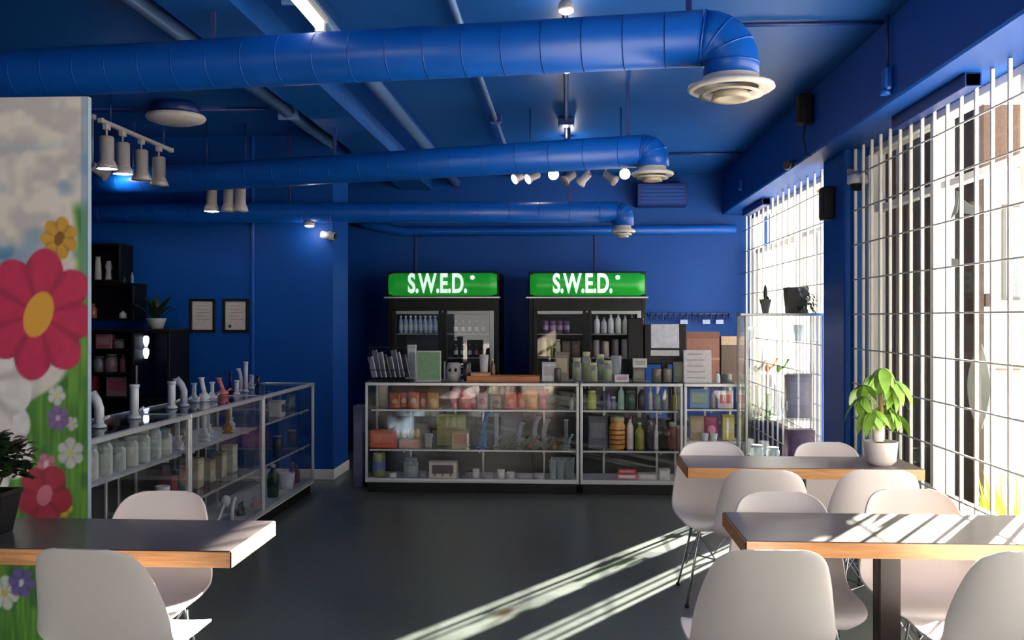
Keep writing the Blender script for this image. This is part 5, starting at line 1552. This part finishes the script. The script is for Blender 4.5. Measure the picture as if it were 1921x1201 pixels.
# plants on the glass tower
x, D = atY(1436, ty0 + .15); k = D / F
t = thing('potted_cactus', 'small dark cactus in tapered pot on the glass tower', 'plant', (x, ty0 + .15, TZ + .001))
MB().lathe([(.026, 0), (.048, 24 * k), (.052, 26 * k), (.044, 26 * k), (.04, 22 * k)], 16).build('pot', mat('dark_grey_pot', (72, 68, 62), .6), t)
MB().ell((0, 0, 37 * k), .017, .017, 17 * k, 12, 8).build('cactus', leafmat('cactus_green', (38, 46, 30)), t)
MB().ell((.02, 0, 26 * k), .012, .012, 6 * k, 10, 6).build('offset', leafmat('cactus_green', (38, 46, 30)), t)
x, D = atY(1493, ty0 + .16); k = D / F
t = thing('potted_plant', 'trailing plant in dark square basket on the glass tower', 'plant', (x, ty0 + .16, TZ + .001))
MB().lathe([(.10, 0), (.115, 34 * k), (.12, 48 * k), (.108, 48 * k), (.104, 40 * k)], 4, smooth=False, M=Matrix.Rotation(PI / 4, 4, 'Z')).build('basket', mat('dark_basket', (58, 48, 40), .8, var=.3, scale=60, bump=.5), t)
MB().lathe([(.10, 42 * k), (.001, 44 * k)], 4, cap=False, M=Matrix.Rotation(PI / 4, 4, 'Z')).build('soil', SOIL, t)
lm3 = leaf_mesh(.05, .035, .4, .2); og = leafmat('olive_trailing_leaf', (70, 72, 36))
pts = []
for q in range(60):
    a_ = random.uniform(-1.9, 1.2); z = random.uniform(.0, 52 * k); r_ = random.uniform(.09, .13) if z < 44 * k else random.uniform(0, .1)
    pts.append((Vector((r_ * math.cos(a_) + .02, r_ * math.sin(a_), z)), a_ - PI / 2 + random.uniform(-.5, .5), random.uniform(-1.0, .4), random.uniform(.7, 1.2)))
leaves(t, lm3, og, pts)
# plant on the black cabinet
x, D = atY(293, YCB + .2); k = D / F
t = thing('potted_plant', 'dark upright plant in white tapered bowl on the black cabinet', 'plant', (x, YCB + .2, zt + .001))
MB().lathe([(12 * k, 0), (18.5 * k, 19 * k), (19 * k, 20 * k), (17 * k, 20 * k), (15 * k, 15 * k)], 20).build('bowl', C((196, 200, 196)), t)
MB().lathe([(16 * k, 17 * k), (.001, 18 * k)], 20, cap=False).build('soil', SOIL, t)
lm4 = leaf_mesh(.2, .05, .25, .2); dk = leafmat('deep_green_leaf', (20, 46, 34))
leaves(t, lm4, dk, [(Vector((random.uniform(-.03, .03), random.uniform(-.03, .03), 17 * k)), random.uniform(0, 2 * PI), random.uniform(.7, 1.4), random.uniform(.8, 1.45)) for q in range(22)])

# ================================================================== FITTINGS ON BEAM AND COLUMN
def beamy(u):
    return atX(u, XO - .02)
y, D = beamy(1519); zz = H + (HZ - 208) * D / F
t = thing('wall_speaker', 'black wall speaker high on the beam above the cameras', 'speaker', (XO, y, zz))
MB().rbox(-.11, -.01, -.07, .07, -.10, .12, .008).build('cabinet', BLACKP, t)
MB().rbox(-.115, -.11, -.055, .055, -.085, .105, .003).build('grille', mat('dark_grille', (34, 32, 34), .8), t)
MB().rbox(-.01, 0, -.03, .03, -.03, .03, .003).build('wall_plate', BLACKP, t)
MB().tube([(-.05, .02, -.1), (-.06, .03, -.2), (-.04, .02, -.32), (-.01, 0, -.34)], .006, 6).build('cable', BLACKP, t)
y, D = beamy(1487); zz = H + (HZ - 306) * D / F
t = thing('bullet_camera', 'small black bullet camera at the lower edge of the beam', 'security camera', (XO, y, zz))
MB().lathe([(.03, 0), (.03, .012)], 14, M=Matrix.Rotation(-PI / 2, 4, 'Y')).build('mount', BLACKP, t)
MB().tube([(0, 0, 0), (-.05, 0, .01), (-.07, -.02, -.02)], .009, 8).build('arm', BLACKP, t)
MB().tube([(-.06, .03, -.02), (-.09, -.10, -.03)], .032, 14).build('body', BLACKP, t)
y, D = beamy(1665); zz = H + (HZ - 150) * D / F
t = thing('alarm_sounder', 'blue painted alarm sounder on the beam near the nearest duct', 'alarm', (XO, y, zz))
MB().rbox(-.045, 0, -.045, .045, -.06, .07, .012).build('housing', BLUED, t)
MB().lathe([(.03, -.085), (.034, -.06)], 14, c=(-.03, 0, 0)).build('strobe', BLUED, t)
MB().tube([(-.02, 0, .07), (-.02, 0, ZC - zz)], .008, 8).build('conduit', BLUEK, t)
y, D = beamy(1391); zz = H + (HZ - 345) * D / F
t = thing('alarm_sounder', 'tiny blue painted alarm on the beam near the back wall', 'alarm', (XO, y, zz))
MB().rbox(-.04, 0, -.04, .04, -.05, .05, .01).build('housing', BLUED, t)
MB().lathe([(.026, -.07), (.03, -.05)], 14, c=(-.03, 0, 0)).build('strobe', BLUED, t)
# shutter boxes under the beam
for u0, u1, lab in ((1682, 1822, 'long blue shutter box under the beam at the near window'), (1398, 1436, 'blue shutter box under the beam at the far window')):
    ya_, _ = atX(u1, 2.03); yb_, _ = atX(u0, 2.03)
    yb_ = min(yb_, YB - .05)
    t = thing('shutter_box', lab, 'shutter box', (2.0, ya_, ZS))
    MB().rbox(0, .08, 0, yb_ - ya_, -.07, 0, .006).build('housing', BLUEK, t)
    for y in (0, yb_ - ya_ - .012):
        MB().rbox(-.003, .083, y, y + .012, -.073, 0, .003).build('end_cap', BLUEK, t)
# round white camera on the column and black speaker below
p = at(1578, 343, COLN - .12)
t = thing('dome_camera', 'round grey white camera on the blue column by the near window', 'security camera', (2.09, COLN, p.z))
MB().tube([(0, 0, .05), (0, -.10, .06), (0, -.12, .03)], .013, 8).build('arm', C((120, 124, 140)), t)
MB().rbox(-.04, .04, -.012, 0, 0, .1, .004).build('wall_plate', C((150, 154, 166)), t)
MB().lathe([(.03, .05), (.07, .03), (.075, -.02), (.068, -.03)], 20, c=(0, -.13, 0)).build('housing', C((190, 190, 200)), t)
MB().ell((0, -.13, -.03), .055, .055, .05).build('dome', BLACKP, t)
yq, D = atX(1549, 2.02)
t = thing('wall_speaker', 'black speaker high on the inner face of the blue column', 'speaker', (2.03, (COLN + COLF) / 2, H + (HZ - 388) * D / F))
MB().rbox(-.09, -.008, -.07, .07, -.12, .13, .008).build('cabinet', BLACKP, t)
MB().rbox(-.095, -.09, -.055, .055, -.105, .115, .003).build('grille', mat('dark_grille', (34, 32, 34), .8), t)
MB().rbox(-.008, 0, -.03, .03, -.03, .03, .003).build('wall_plate', BLACKP, t)
# camera on the end of the blue wall
x, D = atY(636, YLW - .06)
t = thing('bullet_camera', 'white and black camera at the end of the blue wall beside the cooler', 'security camera', (XLW - .03, YLW, H + (HZ - 441) * D / F))
MB().lathe([(.04, 0), (.04, .015)], 14, M=Matrix.Rotation(PI / 2, 4, 'X')).build('mount', WHITEP, t)
MB().tube([(0, -.01, 0), (.02, -.06, -.005)], .014, 8).build('arm', WHITEP, t)
MB().tube([(-.06, -.07, .005), (.07, -.09, -.015)], .035, 14).build('body', C((176, 174, 178)), t)
MB().tube([(.07, -.09, -.015), (.085, -.092, -.018)], .03, 14).build('lens_ring', BLACKP, t)
